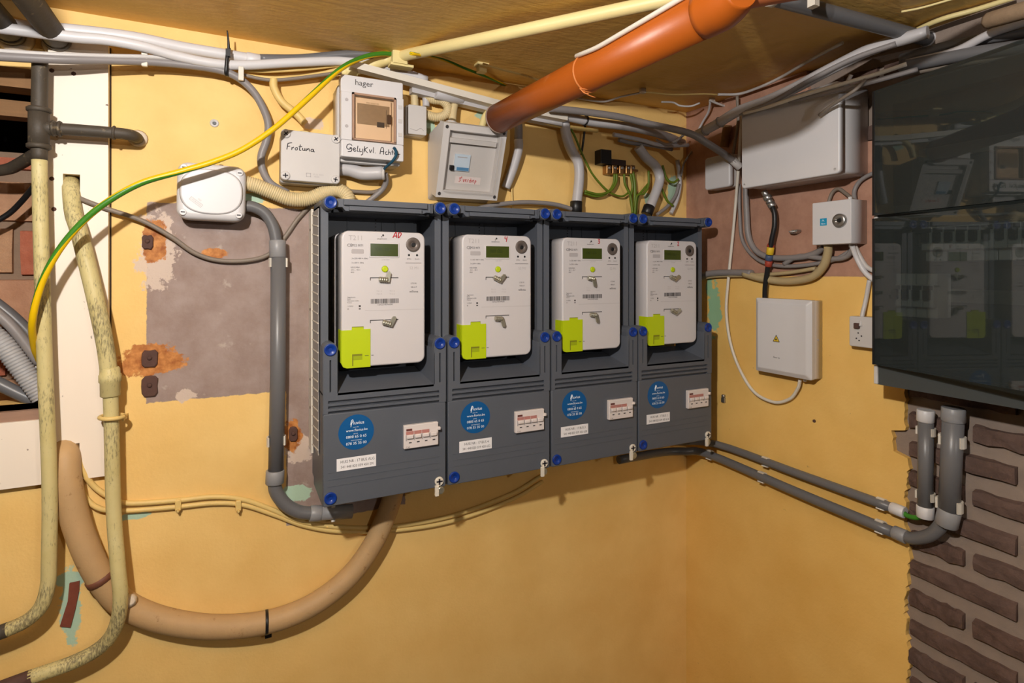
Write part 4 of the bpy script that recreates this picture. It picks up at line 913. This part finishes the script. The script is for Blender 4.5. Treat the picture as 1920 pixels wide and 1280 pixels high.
MB().tube([q0, q0+Vector((.05, -.02, .012)), q0+Vector((.12, -.05, .026)), q0+Vector((.3, -.11, .06))], .018, 20, 6).build('side_sleeve', ORANGE2, t, world=True)
MB().sleeve(q0+Vector((.0, -.004, .018)), q0+Vector((.016, -.008, .026)), .017, .004, 14).build('tape_wrap', LINEN, t, world=True)
c = O0.lerp(O1, .545)
k = MB().torus(c, dv, DR+.0007, .0018, 28, 6).build('wire_ring', TWINE, t, world=True)
e = c+un*-.030+sd*.019
for q in ((.02, .0, -.008), (.012, -.012, -.012), (.035, .0, -.012), (.03, -.01, .004)): MB().tube([e, e+Vector(q)*.5+Vector((0, 0, -.003)), e+Vector(q)], .0012, 5, 4).build('twisted_end', TWINE, k, world=True)
# white cable lying on the drainpipe
P0 = [O0.lerp(O1, a)+un*(.0370*math.cos(g))+sd*(.0370*math.sin(g)) for a, g in ((.53, .5), (.58, .85), (.66, 1.05), (.76, 1.0), (.88, .9), (.98, .75), (1.15, .5))]
cable('white_cable', 'white cable lying along the top of the orange drainpipe', 'cable', P0, .0042, OFFW)
# ------------------------------------------------------------------ runs along the top of the back wall, right half
t = thing('pale_trunking', 'long pale trunking along the wall top passing behind the orange drainpipe', 'trunking', A(800, 170, .03), None)
def bar(pts, hw, hh):
    P = [Vector(p) for p in pts]; return MB().rings([[p+Vector((0, -hw, -hh)), p+Vector((0, hw, -hh)), p+Vector((0, hw, hh)), p+Vector((0, -hw, hh))] for p in P], sm=False)
bar(Ap([(655, 122, .055), (960, 203, .055), (1060, 222, .055)]), .012, .0075).build('channel', OFFW, t, world=True)
bar(Ap([(770, 168, .03), (960, 214, .03), (1050, 232, .03)]), .012, .009).build('lower_channel', GREYW, t, world=True)
c = thing('pale_conduit', 'pale grey conduit tied along the wall top right of the drainpipe', 'conduit', A(1150, 235, .05), None)
MB().tube(Ap([(1020, 210, .05), (1060, 218, .05), (1110, 229, .05), (1180, 238, .06), (1240, 252, .06), (1280, 268, .04)]), .0115, 14, 6).build('tube', GREYW, c, world=True)
for x, y in ((1051, 216), (1097, 226)): MB().torus(A(x, y, .05), (1, .1, -.2), .0128, .002, 16, 6).build('tie', BLACK, c, world=True)
c = cable('pale_duct', 'pale duct drooping across the corner towards the small white box', 'duct', [A(1030, 203, .085), A(1090, 209, .09), A(1160, 219, .10), A(1215, 232, .11), B(1290, 249, .17), B(1325, 268, .13), B(1352, 285, .09), B(1376, 302, .06), B(1386, 312, .045)], .0095, GREYC)
MB().sleeve(B(1374, 300, .062), B(1388, 314, .043), .0105, .001, 12).build('pale_tip', WHITE2, c, world=True)
for k, (pts, r, m, lab) in enumerate([
    ([(1050, 205, .04), (1075, 250, .03), (1090, 285, .025), (1110, 325, .02), (1140, 358, .02), (1165, 368, .02), (1180, 360, .02)], .0028, GREENW, 'long thin green wire swooping down from the wall top to the earth block'),
    ([(1098, 228, .03), (1094, 262, .02), (1090, 290, .02)], .003, BLACK, 'black wire dropping from the tied conduit'),
    ([(1150, 252, .04), (1200, 262, .045), (1240, 272, .05), (1290, 272, .05)], .006, GREYW, 'pale cable tucked below the tied conduit'),
    ([(1160, 262, .03), (1185, 268, .03), (1220, 272, .035), (1260, 280, .04)], .006, GREYC, 'short grey cable end below the tied conduit'),
    ([(1000, 222, .03), (1050, 236, .03), (1120, 245, .03)], .006, PAINTC, 'cream cable along the wall top under the trunking'),
    ([(1230, 262, .05), (1250, 270, .06), (1270, 262, .07), (1285, 250, .08)], .0035, GREYW, 'small white wire loop in the wall corner'),
    ([(1312, 262, .02), (1300, 280, .02), (1283, 305, .03), (1277, 330, .03)], .003, GREYC, 'thin dark wire slanting down the wall corner')]):
    cable('wire', lab, 'wire', Ap(pts), r, m, 'wires in the upper corner of the back wall')
# conduits dropping into the cabinet tops
for k, (pts, gl, lab) in enumerate((
    ([(1058, 225, .03), (1062, 255, .03), (1072, 283, .03), (1084, 305, .03), (1086, 335, .03), (1081, 382, .03)], (1080, 398, 1080.5, 377), 'pale conduit bending down into the third cabinet, black gland at its foot'),
    ([(1196, 275, .03), (1212, 296, .03), (1229, 312, .03), (1237, 335, .03), (1229, 362, .03), (1219, 388, .03)], (1212, 402, 1218, 386), 'pale conduit bending down into the corner cabinet'))):
    t = thing('pale_conduit', lab, 'conduit', A(gl[0], gl[1], .03), None, 'pale conduits feeding the cabinets')
    MB().tube(Ap(pts), .0135, 16, 8).build('tube', GREYW, t, world=True)
    MB().sleeve(A(gl[0], gl[1], .03), A(gl[2], gl[3], .03), .0165, .002, 16).build('gland', BLACK, t, world=True)
cable('pale_conduit', 'slim pale conduit going down the wall corner behind the cabinets', 'conduit', Ap([(1270, 300, .015), (1274, 330, .015), (1274, 352, .015), (1268, 378, .015), (1258, 400, .015)]), .0062, GREYW)
cable('grey_cable', 'grey cable curving behind the corner cabinet gland', 'cable', Ap([(1273, 345, .02), (1266, 368, .02), (1250, 388, .02), (1232, 402, .02)]), .005, GREYC)
# earth terminal block
p = A(1165, 312, .0)
t = thing('earth_terminal', 'dark earth terminal block with brass clamps and green wires', 'terminal block', p, FA)
def L(x, y, o=0): q = A(x, y, o); return (q.x-p.x, q.z-p.z, o)
def lbox(x0, y0, x1, y1, o0, o1): a_, c_ = L(x0, y0, o1), L(x1, y1, o1); return MB().bbox((a_[0], c_[1], o0), (c_[0], a_[1], o1), .001)
lbox(1127, 279, 1147, 308, 0, .03).build('end_block', BLACK, t); lbox(1142, 297, 1174, 311, 0, .028).build('carrier', mat('dark_brown_block', (56, 40, 34), .5, .1), t)
lbox(1140, 312, 1197, 322, .004, .016).build('bus_bar', COPPER, t)
for x in (1142, 1153, 1166, 1178, 1187):
    k = lbox(x-4, 309, x+4, 326, .004, .024).build('clamp', COPPER, t); a_ = L(x, 315, .024)
    MB().lathe([(.0045, 0), (.0045, .004), (.003, .005)], a_, (0, 0, 1), 10).build('clamp_screw', STEEL, k)
for k, (pts, lab) in enumerate((
    ([(1152, 326), (1150, 345), (1138, 362), (1118, 368), (1095, 362)], 'green earth wire looping left from the brass clamps'),
    ([(1156, 326), (1155, 342), (1144, 358), (1122, 364), (1096, 358)], 'green earth wire alongside the left loop'),
    ([(1170, 326), (1172, 345), (1182, 368), (1186, 400)], 'green earth wire dropping straight from the middle clamp'),
    ([(1186, 322), (1190, 350), (1190, 405)], 'thick green earth wire dropping to the third cabinet'),
    ([(1182, 326), (1186, 350), (1182, 372), (1188, 402)], 'green earth wire second in the straight drop'),
    ([(1216, 320), (1216, 345), (1208, 362), (1194, 368), (1190, 402)], 'green earth wire curving in from the conduit side'),
    ([(1215, 345), (1205, 357), (1196, 370), (1192, 402)], 'short green earth wire joining the straight drop'),
    ([(1240, 352), (1250, 375), (1262, 386)], 'green wire stub beside the corner conduit'),
    ([(1242, 310), (1250, 335), (1262, 342), (1272, 336)], 'dark green wire loop high in the corner'))):
    cable('earth_wire', lab, 'wire', Ap(pts, .02+.004*(k % 3)), .0034 if k != 3 else .005, GREENW, 'green earth wires below the terminal block')
# ------------------------------------------------------------------ ceiling wires and clips
cc = thing('ceiling_clip', 'cream cable clip screwed to the ceiling beside the drainpipe', 'clip', C(905, 116, 0), None)
q = C(903, 120, 0); MB().bbox((q.x-.010, q.y-.010, q.z-.020), (q.x+.010, q.y+.010, q.z), .002).build('block', CREAM, cc, world=True); MB().box((q.x-.014, q.y-.012, q.z-.006), (q.x+.014, q.y+.012, q.z)).build('foot', CREAM, cc, world=True)
for k, (pts, r, m, lab) in enumerate([
    ([(770, 100, .03), (830, 112, .006), (870, 128, .012), (905, 141, .01), (945, 158, .005), (985, 175, .006), (1010, 186, .006)], .0036, EARTH, 'yellow-green earth wire stapled along the ceiling towards the drainpipe'),
    ([(906, 120, .012), (940, 130, .01), (990, 143, .01), (1030, 158, .012)], .0028, PAINTC, 'thin cream wire from the ceiling clip to the drainpipe'),
    ([(1078, 183, .01), (1105, 188, .014), (1135, 190, .016), (1165, 181, .01), (1200, 174, .008)], .0028, WHITE2, 'thin white wire draped on the ceiling right of the drainpipe'),
    ([(1210, 172, .008), (1260, 177, .006), (1320, 176, .006), (1352, 178, .006)], .0022, PAINTC, 'thin ochre wire running level along the ceiling'),
    ([(1240, 191, .012), (1262, 192, .012), (1275, 198, .02), (1295, 199, .02), (1312, 193, .012)], .0026, WHITE2, 'short wavy white wire hanging from the ceiling'),
    ([(1346, 177, .01), (1385, 176, .01), (1420, 165, .01), (1460, 147, .01), (1520, 112, .012), (1580, 80, .012)], .0036, WHITE2, 'bright white wire running along the ceiling above the long white enclosure'),
    ([(1331, 188, .01), (1345, 194, .015), (1365, 200, .02), (1395, 202, .03)], .0032, WHITE2, 'short white wire over the corner beside the hanging loop'),
    ([(1332, 190, .01), (1328, 210, .03), (1318, 228, .05), (1310, 243, .07)], .0032, GREYW, 'white wire hanging off the ceiling into the corner'),
    ([(1640, 100, .01), (1700, 66, .008), (1760, 38, .008), (1830, 18, .008), (1900, -4, .008)], .0048, CREAM, 'cream wire along the ceiling above the smoked-glass board'),
    ([(1690, 22, .004), (1730, 14, .004), (1800, -6, .004)], .002, CREAM, 'hair-thin cream wire on the ceiling by the grey pipe')]):
    cable('ceiling_wire', lab, 'wire', Cp(pts), r, m, 'wires stapled to the ceiling', uv=(m is EARTH))
for x, y, lab in ((1205, 166, 'white cable clip on the ceiling holding the draped white wire'), (1335, 184, 'cream clip on the ceiling where the wires divide'), (1135, 205, 'small white clip above the tied conduit')):
    q = C(x, y, 0); tag(MB().bbox((q.x-.008, q.y-.006, q.z-.012), (q.x+.008, q.y+.006, q.z), .002).build('ceiling_clip', PASTE), lab, 'clip')
# grey conduit under the ceiling
t = thing('grey_conduit', 'dark grey conduit under the ceiling with a pale socket at its end', 'conduit', C(1600, 40, .02), None)
MB().tube(Cp([(1380, -22), (1450, -4), (1560, 25), (1660, 52), (1745, 75)], .018), .0135, 16, 4).build('tube', GREYP, t, world=True)
q0, q1 = C(1738, 73, .018), C(1768, 81, .018); MB().sleeve(q0, q1, .0155).build('socket', GREYW, t, world=True)
q = C(1525, 10, .034); MB().bbox((q.x-.007, q.y-.007, q.z-.003), (q.x+.007, q.y+.007, q.z+.03), .001).build('strap', OFFW, t, world=True)
q = C(1440, -6, .02); MB().sleeve(q, C(1452, -3, .02), .015).build('pale_band', OFFW, t, world=True)
# bundle along the top of the right wall
for k, (pts, r, m, lab) in enumerate([
    ([(1304, 254, .10), (1345, 232, .11), (1385, 208, .12), (1440, 188, .12), (1490, 165, .11), (1560, 128, .10), (1640, 90, .08), (1740, 60, .06)], .0125, GREYW, 'pale grey conduit along the top of the right wall, tied with wire'),
    ([(1395, 212, .125), (1440, 200, .13), (1500, 180, .13), (1570, 160, .12), (1640, 140, .10), (1700, 120, .08)], .0045, OFFW, 'white cable along the top edge of the long white enclosure'),
    ([(1380, 214, .12), (1440, 195, .13), (1520, 150, .12), (1600, 110, .10), (1680, 82, .08)], .0055, GREYC, 'grey cable twisted along the pale conduit'),
    ([(1480, 190, .12), (1560, 172, .12), (1640, 152, .10), (1720, 130, .06)], .005, GREYC, 'grey cable lowest in the bundle above the enclosure'),
    ([(1690, 110, .03), (1770, 88, .03), (1850, 72, .03), (1960, 55, .03)], .010, GREYP, 'dark slate cable along the wall top above the smoked-glass board'),
    ([(1700, 118, .05), (1790, 96, .05), (1860, 62, .05), (1960, 30, .05)], .0075, GREYW, 'pale cable crossing above the smoked-glass board'),
    ([(1690, 126, .05), (1800, 104, .05), (1880, 92, .05), (1960, 82, .05)], .012, GREYP, 'thick dark cable under the slate cable at the wall top'),
    ([(1690, 140, .04), (1780, 122, .04), (1880, 108, .04), (1960, 100, .04)], .006, BROWNC, 'brown cable lowest along the wall top by the board'),
    ([(1536, 216, .113), (1556, 200, .12), (1580, 184, .13), (1604, 168, .13), (1622, 150, .11)], .0035, BROWNC, 'thin tan wire lying against the long white enclosure'),
    ([(1582, 168, .11), (1590, 152, .11), (1596, 140, .11)], .004, GREYW, 'short pale wire end over the enclosure corner')]):
    o = cable('wall_top_cable', lab, 'cable', Bp(pts), r, m, 'cables along the top of the right wall')
    if k == 0:
        for x, y, f_ in ((1322, 245, .105), (1350, 229, .112)): MB().torus(B(x, y, f_), (0, -1, .3), .0132, .002, 14, 6).build('wire_tie', BROWNC, o, world=True)
cable('insulated_pipe', 'tan foam-wrapped pipe end above the smoked-glass board', 'pipe', Bp([(1856, 38, .10), (1890, 28, .12), (1960, 8, .14)]), .014, FOAM)

# ------------------------------------------------------------------ boxes on the right wall
def vbox(x0, y0, x1, y1, o):
    p, q = B(x0, y0, o), B(x1, y1, o); return (XB, p.y, q.z), p.y-q.y, p.z-q.z
org, W_, H_ = vbox(1390, 208, 1574, 324, .10)
t = thing('enclosure', 'long white enclosure high on the right wall above the small lock box', 'enclosure', org, FB)
MB().rbox(.002, W_-.002, .002, H_-.002, 0, .080, .007, .001).build('base', WHITE, t)
MB().rbox(.004, W_-.004, .004, H_-.004, .078, .084, .006, .001).build('gasket', GREYL, t)
MB().rbox(0, W_, 0, H_, .082, .100, .009, .003, 5).build('lid', WHITE, t)
for u, v in ((.010, .010), (W_-.010, .010)):
    k = MB().lathe([(.0035, .100), (.003, .1006)], (u, v, 0), (0, 0, 1), 10).build('lid_screw', WHITE2, t); MB().box((u-.002, v-.0005, .1006), (u+.002, v+.0005, .1010)).build('slot', INK, k)
org, W_, H_ = vbox(1321, 297, 1368, 349, .045)
t = thing('junction_box', 'small rounded white box beside the long white enclosure', 'junction box', org, FB)
MB().rbox(.001, W_-.001, .001, H_-.001, 0, .030, .006, .001).build('base', WHITE2, t); MB().rbox(0, W_, 0, H_, .028, .045, .009, .004, 5).build('lid', WHITE, t)
cable('old_lath', 'dim upright batten behind the small white box', 'batten', Bp([(1358, 275, .012), (1364, 235, .012)]), .012, TIMBER)
# lock box
org, W_, H_ = vbox(1523, 381, 1596, 456, .055)
t = thing('lock_box', 'small white metal box with round lock and cyan sticker', 'lock box', org, FB)
MB().rbox(0, W_, 0, H_, 0, .055, .002, .001, 2).build('body', WHITE, t)
u, v = W_*.30, H_*.53; k = MB().box((u-.008, v-.008, .055), (u+.008, v+.008, .0554)).build('sticker', TEAL, t)
b = MB(); b.tube([(u-.003, v+.001, .0555), (u-.001, v+.005, .0555), (u+.002, v+.001, .0555)], .0006, 4, 3); b.text('fibre', .0055, (u, v-.004, .0556)); b.build('lettering', PRINTW, k)
u = W_*.735; k = MB().lathe([(.0150, .055), (.0150, .060), (.0140, .062), (.006, .0625), (.005, .061)], (u, v, 0), (0, 0, 1), 24).build('lock', STEEL, t)
MB().lathe([(.0045, .061), (.004, .0645)], (u+.002, v, 0), (0, 0, 1), 12).build('lock_core', BLACK, k); MB().box((u-.010, v-.0008, .0625), (u-.004, v+.0008, .063)).build('lock_mark', PRINTK, k)
for u in (.020, W_-.018): MB().lathe([(.006, 0), (.0065, .004), (.005, .008)], (u, 0, .025), (0, -1, 0), 12).build('gland', GREYL, t)
MB().lathe([(.004, 0), (.004, .006)], (W_-.012, H_, .04), (0, 1, 0), 10).build('top_gland', WHITE, t)
# fibre terminal box
org, W_, H_ = vbox(1414, 558, 1519, 714, .045)
t = thing('fibre_terminal', 'flat white fibre terminal box with a yellow warning triangle', 'terminal box', org, FB)
MB().rbox(.001, W_-.001, .001, H_-.001, 0, .036, .003, .001).build('base', WHITE, t)
b = MB(); b.rings([[(x, y, h) for x, y in rrect(e, W_-e, e, H_-e, .004, 3)] for e, h in ((0, .030), (0, .038), (.010, .0445), (.012, .045))], sm=False); lid = b.build('cover', WHITE, t)
u, v = W_*.42, H_*.475
k = MB().prism([(u-.0085, v-.007), (u+.0085, v-.007), (u, v+.008)], .045, .0453).build('warning_triangle', YELLOW, lid)
b = MB()
for a_, c_ in (((u-.009, v-.0075), (u+.009, v-.0075)), ((u+.009, v-.0075), (u, v+.0085)), ((u, v+.0085), (u-.009, v-.0075))): b.tube([(*a_, .0453), (*c_, .0453)], .0007, 4, 0)
b.lathe([(.0022, .045), (.0022, .0456)], (u-.0005, v-.002, 0), (0, 0, 1), 8); b.build('symbol', INK, lid)
MB().text('fiber to', .0062, (u+.001, H_*.225, .0454)).build('lettering', PRINTK, lid)
MB().lathe([(.003, 0), (.0025, .001)], (W_-.001, H_*.5, .015), (1, 0, 0), 8).build('side_screw', PRINTG, t)
b = MB().tube([(W_*.80, .003, .02), (W_*.80, -.008, .02)], .0045, 10, 0); b.build('cable_gland', WHITE2, t)
# thick black coax with gland and coloured tapes
t = thing('coax_cable', 'black coax cable with steel gland and coloured tape bands', 'cable', B(1436, 560, .02), None)
cx_ = [(1447, 385, .03), (1452, 400, .03), (1452, 425, .03), (1446, 455, .03), (1440, 500, .025), (1435, 535, .02), (1434, 562, .015)]
MB().tube(Bp(cx_), .0062, 12, 6).build('sheath', BLACK, t, world=True)
g0, g1 = B(1432, 358, .04), B(1449, 388, .03); d = g1-g0
for a0, a1, r in ((0, .3, .0075), (.3, .55, .0105), (.55, .75, .0085), (.75, 1.0, .0100)): MB().sleeve(g0+d*a0, g0+d*a1, r, .001, 8 if r > .009 else 14).build('gland_ring', STEEL, t, world=True)
for y0, y1, x, m, nm in ((463, 477, 1444, YELLOW, 'yellow_tape'), (478, 488, 1442, BLUET, 'blue_tape'), (489, 499, 1441, REDT, 'red_tape'), (459, 463, 1445, REDT, 'red_stripe')): MB().sleeve(B(x+1, y0, .028), B(x-1, y1, .026), .0088, .001, 14).build(nm, m, t, world=True)
# cables on the right wall
for k, (pts, r, m, lab) in enumerate([
    ([(1392, 210, .06), (1388, 260, .05), (1385, 310, .04), (1376, 420, .012), (1366, 520, .012), (1362, 590, .012), (1375, 662, .012), (1408, 728, .012), (1448, 753, .012), (1480, 748, .012), (1496, 728, .016), (1500, 712, .02)], .0040, OFFW, 'thin off-white cable hanging in a long loop to the fibre terminal'),
    ([(1398, 345, .02), (1400, 400, .02), (1404, 445, .018), (1420, 472, .016), (1450, 483, .014), (1500, 482, .014), (1530, 474, .014), (1545, 462, .02)], .0075, GREYC, 'grey cable from the long enclosure curving to the lock box'),
    ([(1386, 345, .012), (1387, 400, .012), (1392, 450, .012), (1415, 482, .012), (1450, 497, .012), (1500, 498, .012), (1560, 488, .012), (1592, 472, .014)], .0048, GREYC, 'thin grey cable in a wide curve under the metal clip'),
    ([(1300, 522, .02), (1330, 513, .018), (1370, 511, .014), (1410, 512, .014)], .009, GREYC, 'short grey cable end coming out behind the corner cabinet'),
    ([(1395, 513, .014), (1430, 522, .014), (1475, 527, .014), (1520, 520, .016), (1543, 500, .02), (1552, 475, .025), (1553, 455, .03)], .0095, BEIGE, 'thick beige cable curving up into the lock box'),
    ([(1310, 524, .012), (1340, 518, .012), (1400, 516, .012), (1470, 512, .012), (1530, 503, .012)], .0048, BEIGE, 'thin beige cable level above the thick beige one'),
    ([(1470, 495, .014), (1500, 480, .014), (1550, 485, .014), (1585, 482, .014), (1602, 462, .02)], .006, GREYC, 'grey cable looping below the lock box'),
    ([(1596, 455, .03), (1605, 480, .02), (1618, 505, .016), (1632, 520, .014), (1650, 530, .014)], .0055, WHITE, 'white cable leaving the lock box towards the smoked-glass board'),
    ([(1600, 456, .02), (1612, 480, .014), (1625, 500, .012), (1645, 510, .012)], .005, WHITE2, 'second white cable from the lock box under the first'),
    ([(1630, 525, .012), (1624, 560, .012), (1617, 590, .02), (1613, 612, .028)], .0045, WHITE2, 'white plug lead hanging into the socket'),
    ([(1552, 384, .012), (1560, 362, .010), (1572, 354, .010), (1585, 362, .012), (1600, 374, .02), (1608, 380, .025)], .0040, BROWNC, 'grey-brown cable arching over the lock box'),
    ([(1603, 380, .02), (1602, 358, .012), (1612, 340, .010), (1630, 328, .010), (1650, 322, .010)], .0046, GREYC, 'grey cable rising from the lock box to the board'),
    ([(1382, 180, .03), (1384, 230, .02), (1376, 280, .015), (1370, 330, .012)], .004, BROWNC, 'brown wire between the small white box and the long enclosure')]):
    cable('wall_cable', lab, 'cable', Bp(pts), r, m, 'cables on the right wall')
p = B(1496, 432, .0); t = thing('pipe_clip', 'empty steel pipe clip on the pink plaster', 'clip', p, FB)
MB().rings([[(.012*math.cos(a)*r_, .007*math.sin(a)*r_-.001, w_) for r_, w_ in ((1, .004), (1, .018), (.85, .018), (.85, .004))] for a in [math.pi*1.0+math.pi*1.1*j/12 for j in range(13)]], sm=False).build('ring', STEEL, t)
MB().box((-.013, -.003, 0), (.004, .002, .005)).build('base', STEEL, t)
p = B(1358, 746, 0); t = thing('wall_anchor', 'small steel anchor stub on the yellow wall beside the cabinets', 'anchor', p, FB)
MB().lathe([(.005, 0), (.005, .006), (.003, .008)], (0, .006, 0), (0, 0, 1), 10).build('nut', STEEL, t); MB().bbox((-.006, -.012, 0), (.006, .002, .007), .001).build('plate', STEEL, t)
p = B(1527, 789, 0); tag(MB().lathe([(.004, 0), (.003, .003)], p, (-1, 0, 0), 8).build('screw_stub', RUST), 'rusty screw stub in the yellow wall below the fibre terminal', 'screw')
org, W_, H_ = vbox(1592, 592, 1650, 655, .028)
t = thing('socket_outlet', 'old white surface socket half hidden behind the smoked-glass board', 'socket', org, FB)
MB().rbox(0, W_, 0, H_, 0, .028, .004, .002).build('body', WHITE2, t)
for u, v in ((.016, .018), (.020, .030), (.027, .024), (.022, .014)): MB().lathe([(.0018, .028), (.0015, .0285)], (u, v, 0), (0, 0, 1), 8).build('pin_hole', INK, t)
MB().bbox((.013, H_-.026, .028), (.024, H_-.014, .034), .001).build('plug', RUST, t)

# ------------------------------------------------------------------ grey conduits below, on the right wall
t = thing('grey_conduit', 'upper of two long grey conduits on the right wall, white sleeve at its end', 'conduit', B(1500, 890, .02), None)
MB().tube([A(1180, 836, .03), A(1240, 830, .03), A(1275, 828, .06)]+Bp([(1345, 833, .02), (1500, 889, .02), (1682, 955, .02)]), .0098, 16, 5).build('tube', GREYP, t, world=True)
MB().sleeve(B(1671, 951, .02), B(1697, 961, .02), .0118, .001).build('sleeve', WHITE, t, world=True)
for x, y in ((1435, 865.5), (1652, 944)): clip(t, B(x, y, .02), (0, -1, 0), .0102, (-1, 0, 0), OFFW, .016)
t = thing('grey_conduit', 'lower of two long grey conduits, bending up under the smoked-glass board', 'conduit', B(1500, 930, .025), None)
MB().tube([A(1160, 862, .03), A(1240, 848, .03), A(1285, 846, .06)]+Bp([(1330, 852, .025), (1500, 925, .025), (1680, 1000, .025)]), .0112, 16, 5).build('straight', GREYP, t, world=True)
MB().sleeve(B(1676, 997, .025), B(1700, 1007, .025), .0135).build('socket', GREYL, t, world=True)
MB().tube(Bp([(1696, 1005, .025), (1715, 1009, .027), (1745, 1002, .03), (1767, 980, .03), (1776, 955, .03)]), .0118, 16, 6).build('bend', GREYP, t, world=True)
MB().sleeve(B(1774, 984, .03), B(1781, 955, .03), .0185).build('upright_socket', GREYL, t, world=True)
MB().tube(Bp([(1779, 962, .03), (1788, 770, .03)]), .0172, 20, 0).build('upright', GREYP, t, world=True)
for x, y in ((1785.5, 826), (1780, 946)): clip(t, B(x, y, .03), (0, 0, 1), .0175, (-1, 0, 0), OFFW, .020)
MB().sleeve(B(1787, 790, .03), B(1788, 764, .03), .0190).build('top_socket', GREYL, t, world=True)
for x, y in ((1330, 852), (1428, 894), (1650, 987)): clip(t, B(x, y, .025), (0, -1, 0), .0115, (-1, 0, 0), OFFW, .016)
t = thing('grey_conduit', 'short upright grey conduit with white ends under the smoked-glass board', 'conduit', B(1735, 970, .025), None)
MB().tube(Bp([(1735, 955, .025), (1736, 785, .025)]), .0132, 18, 0).build('tube', GREYP, t, world=True)
MB().sleeve(B(1735, 970, .025), B(1735, 948, .025), .0150).build('lower_sleeve', WHITE, t, world=True)
MB().sleeve(B(1735, 790, .025), B(1736, 768, .025), .0150).build('upper_sleeve', WHITE, t, world=True)
for x, y in ((1736, 808), (1735, 929)): clip(t, B(x, y, .025), (0, 0, 1), .0135, (-1, 0, 0), OFFW, .015)
cable('green_wire', 'green wire bridging the white conduit sleeves', 'wire', Bp([(1690, 958, .02), (1703, 967, .022), (1720, 970, .025), (1734, 962, .025)]), .0048, GREENB)

# ------------------------------------------------------------------ distribution board with smoked doors
DB = .12; yl = B(1636, 500, DB).y; z0, z1 = B(1635, 721, DB).z, B(1635, 172, DB).z
W_, H_ = .46, z1-z0
t = thing('distribution_board', 'big distribution board with two smoked glass doors on the brick wall', 'distribution board', (XB, yl, z0), FB)
BG = mat('board_grey_plastic', (62, 66, 66), .45, .04)
b = MB(); b.box((.001, .001, .001), (W_-.001, H_-.001, .012))
for a_ in ((0, .012, .036, H_-.012), (W_-.012, W_, .036, H_-.012), (0, W_, 0, .036), (0, W_, H_-.012, H_)): b.box((a_[0], a_[2], .0121), (a_[1], a_[3], DB-.022))
b.build('back_box', BG, t)
b = MB()
for a_ in ((.0, .030, .038, H_-.03), (W_-.03, W_, .038, H_-.03), (0, W_, 0, .038), (0, W_, H_-.03, H_), (.03, W_-.03, B(1635, 408, DB).z-z0-.02, B(1635, 408, DB).z-z0+.02)): b.box((a_[0], a_[2], DB-.022), (a_[1], a_[3], DB-.014))
b.build('front_frame', BG, t)
zm = B(1635, 408, DB).z-z0
MB().box((.03, .036, .030), (W_-.03, zm-.02, .034)).build('lower_panel', BG, t); MB().box((.03, zm+.02, .030), (W_-.03, H_-.03, .034)).build('upper_panel', BG, t)
rails = [(zm-.045, 11, .075), (zm-.150, 4, .022), (zm-.150, 5, .26)]
for v in (zm-.045, zm-.150, zm+.12): MB().box((.04, v-.012, .034), (W_-.04, v+.012, .040)).build('mounting_rail', STEEL, t)
TH = math.radians(11)
def door(v0, v1):                               # hinged on its left edge, swung slightly into the room
    def dd(u, v, h): return (u*math.cos(TH)-h*math.sin(TH), v, DB+u*math.sin(TH)+h*math.cos(TH))
    def dbox(u0, u1, v0, v1, h0, h1):
        c = [dd(u, v, h) for h in (h0, h1) for u, v in ((u0, v0), (u1, v0), (u1, v1), (u0, v1))]
        return MB().add(c, [(3, 2, 1, 0), (4, 5, 6, 7), (0, 1, 5, 4), (1, 2, 6, 5), (2, 3, 7, 6), (3, 0, 4, 7)])
    d = dbox(.004, W_-.004, v0, v1, -.004, 0).build('door', SMOKE, t)
    for a_ in ((0, .004, v0, v1), (W_-.004, W_, v0, v1)): dbox(*a_, -.014, .001).build('door_edge', BLACK, d)
    for a_ in ((.004, W_-.004, v0, v0+.003), (.004, W_-.004, v1-.003, v1)): dbox(*a_, -.012, -.0041).build('door_edge', mat('smoked_edge', (38, 42, 42), .3, .05), d)
    dbox(W_-.03, W_-.01, (v0+v1)/2-.03, (v0+v1)/2+.03, .001, .008).build('door_handle', BLACK, d)
door(.040, zm-.002); door(zm+.004, H_)
for v, q in ((zm, .008), (.019, .018)): MB().bbox((-.004, v-q, DB-.034), (.003, v+q, DB-.010), .001).build('hinge', WHITE2, t)
n_ = 0
proto = None
for v, cnt, u0 in rails:
    for k in range(cnt):
        lab = {0: 'breaker in the upper row behind the smoked lower door', 1: 'breaker in the short lower group near the board hinge', 2: 'breaker in the lower row away from the hinge'}[rails.index((v, cnt, u0))]
        lab = ('first', 'second', 'third', 'fourth', 'fifth', 'sixth', 'seventh', 'eighth', 'ninth', 'tenth', 'eleventh')[k]+' '+lab+', counted from the hinge'
        org = Vector((XB-.040, yl-u0-.0185*k, z0+v-.041))
        if proto is None:
            proto = thing('modular_breaker', lab, 'circuit breaker', org, FB, 'breakers inside the smoked-glass board')
            MB().bbox((0, 0, 0), (.0175, .082, .044), .001).bbox((0, .020, .044), (.0175, .062, .058), .001).build('body', BRKW, proto)
            MB().bbox((.004, .034, .058), (.0135, .052, .068), .001).build('toggle', BLACK, proto)
            MB().box((.001, .052, .058), (.0165, .060, .0586)).build('dark_strip', PRINTK, proto)
        else:
            o = proto.copy(); COL.objects.link(o); M = Matrix.Translation(org) @ FB; o.matrix_world = M; MW[o] = M; o['label'] = lab
            for ch in proto.children:
                c = ch.copy(); COL.objects.link(c); c.parent = o
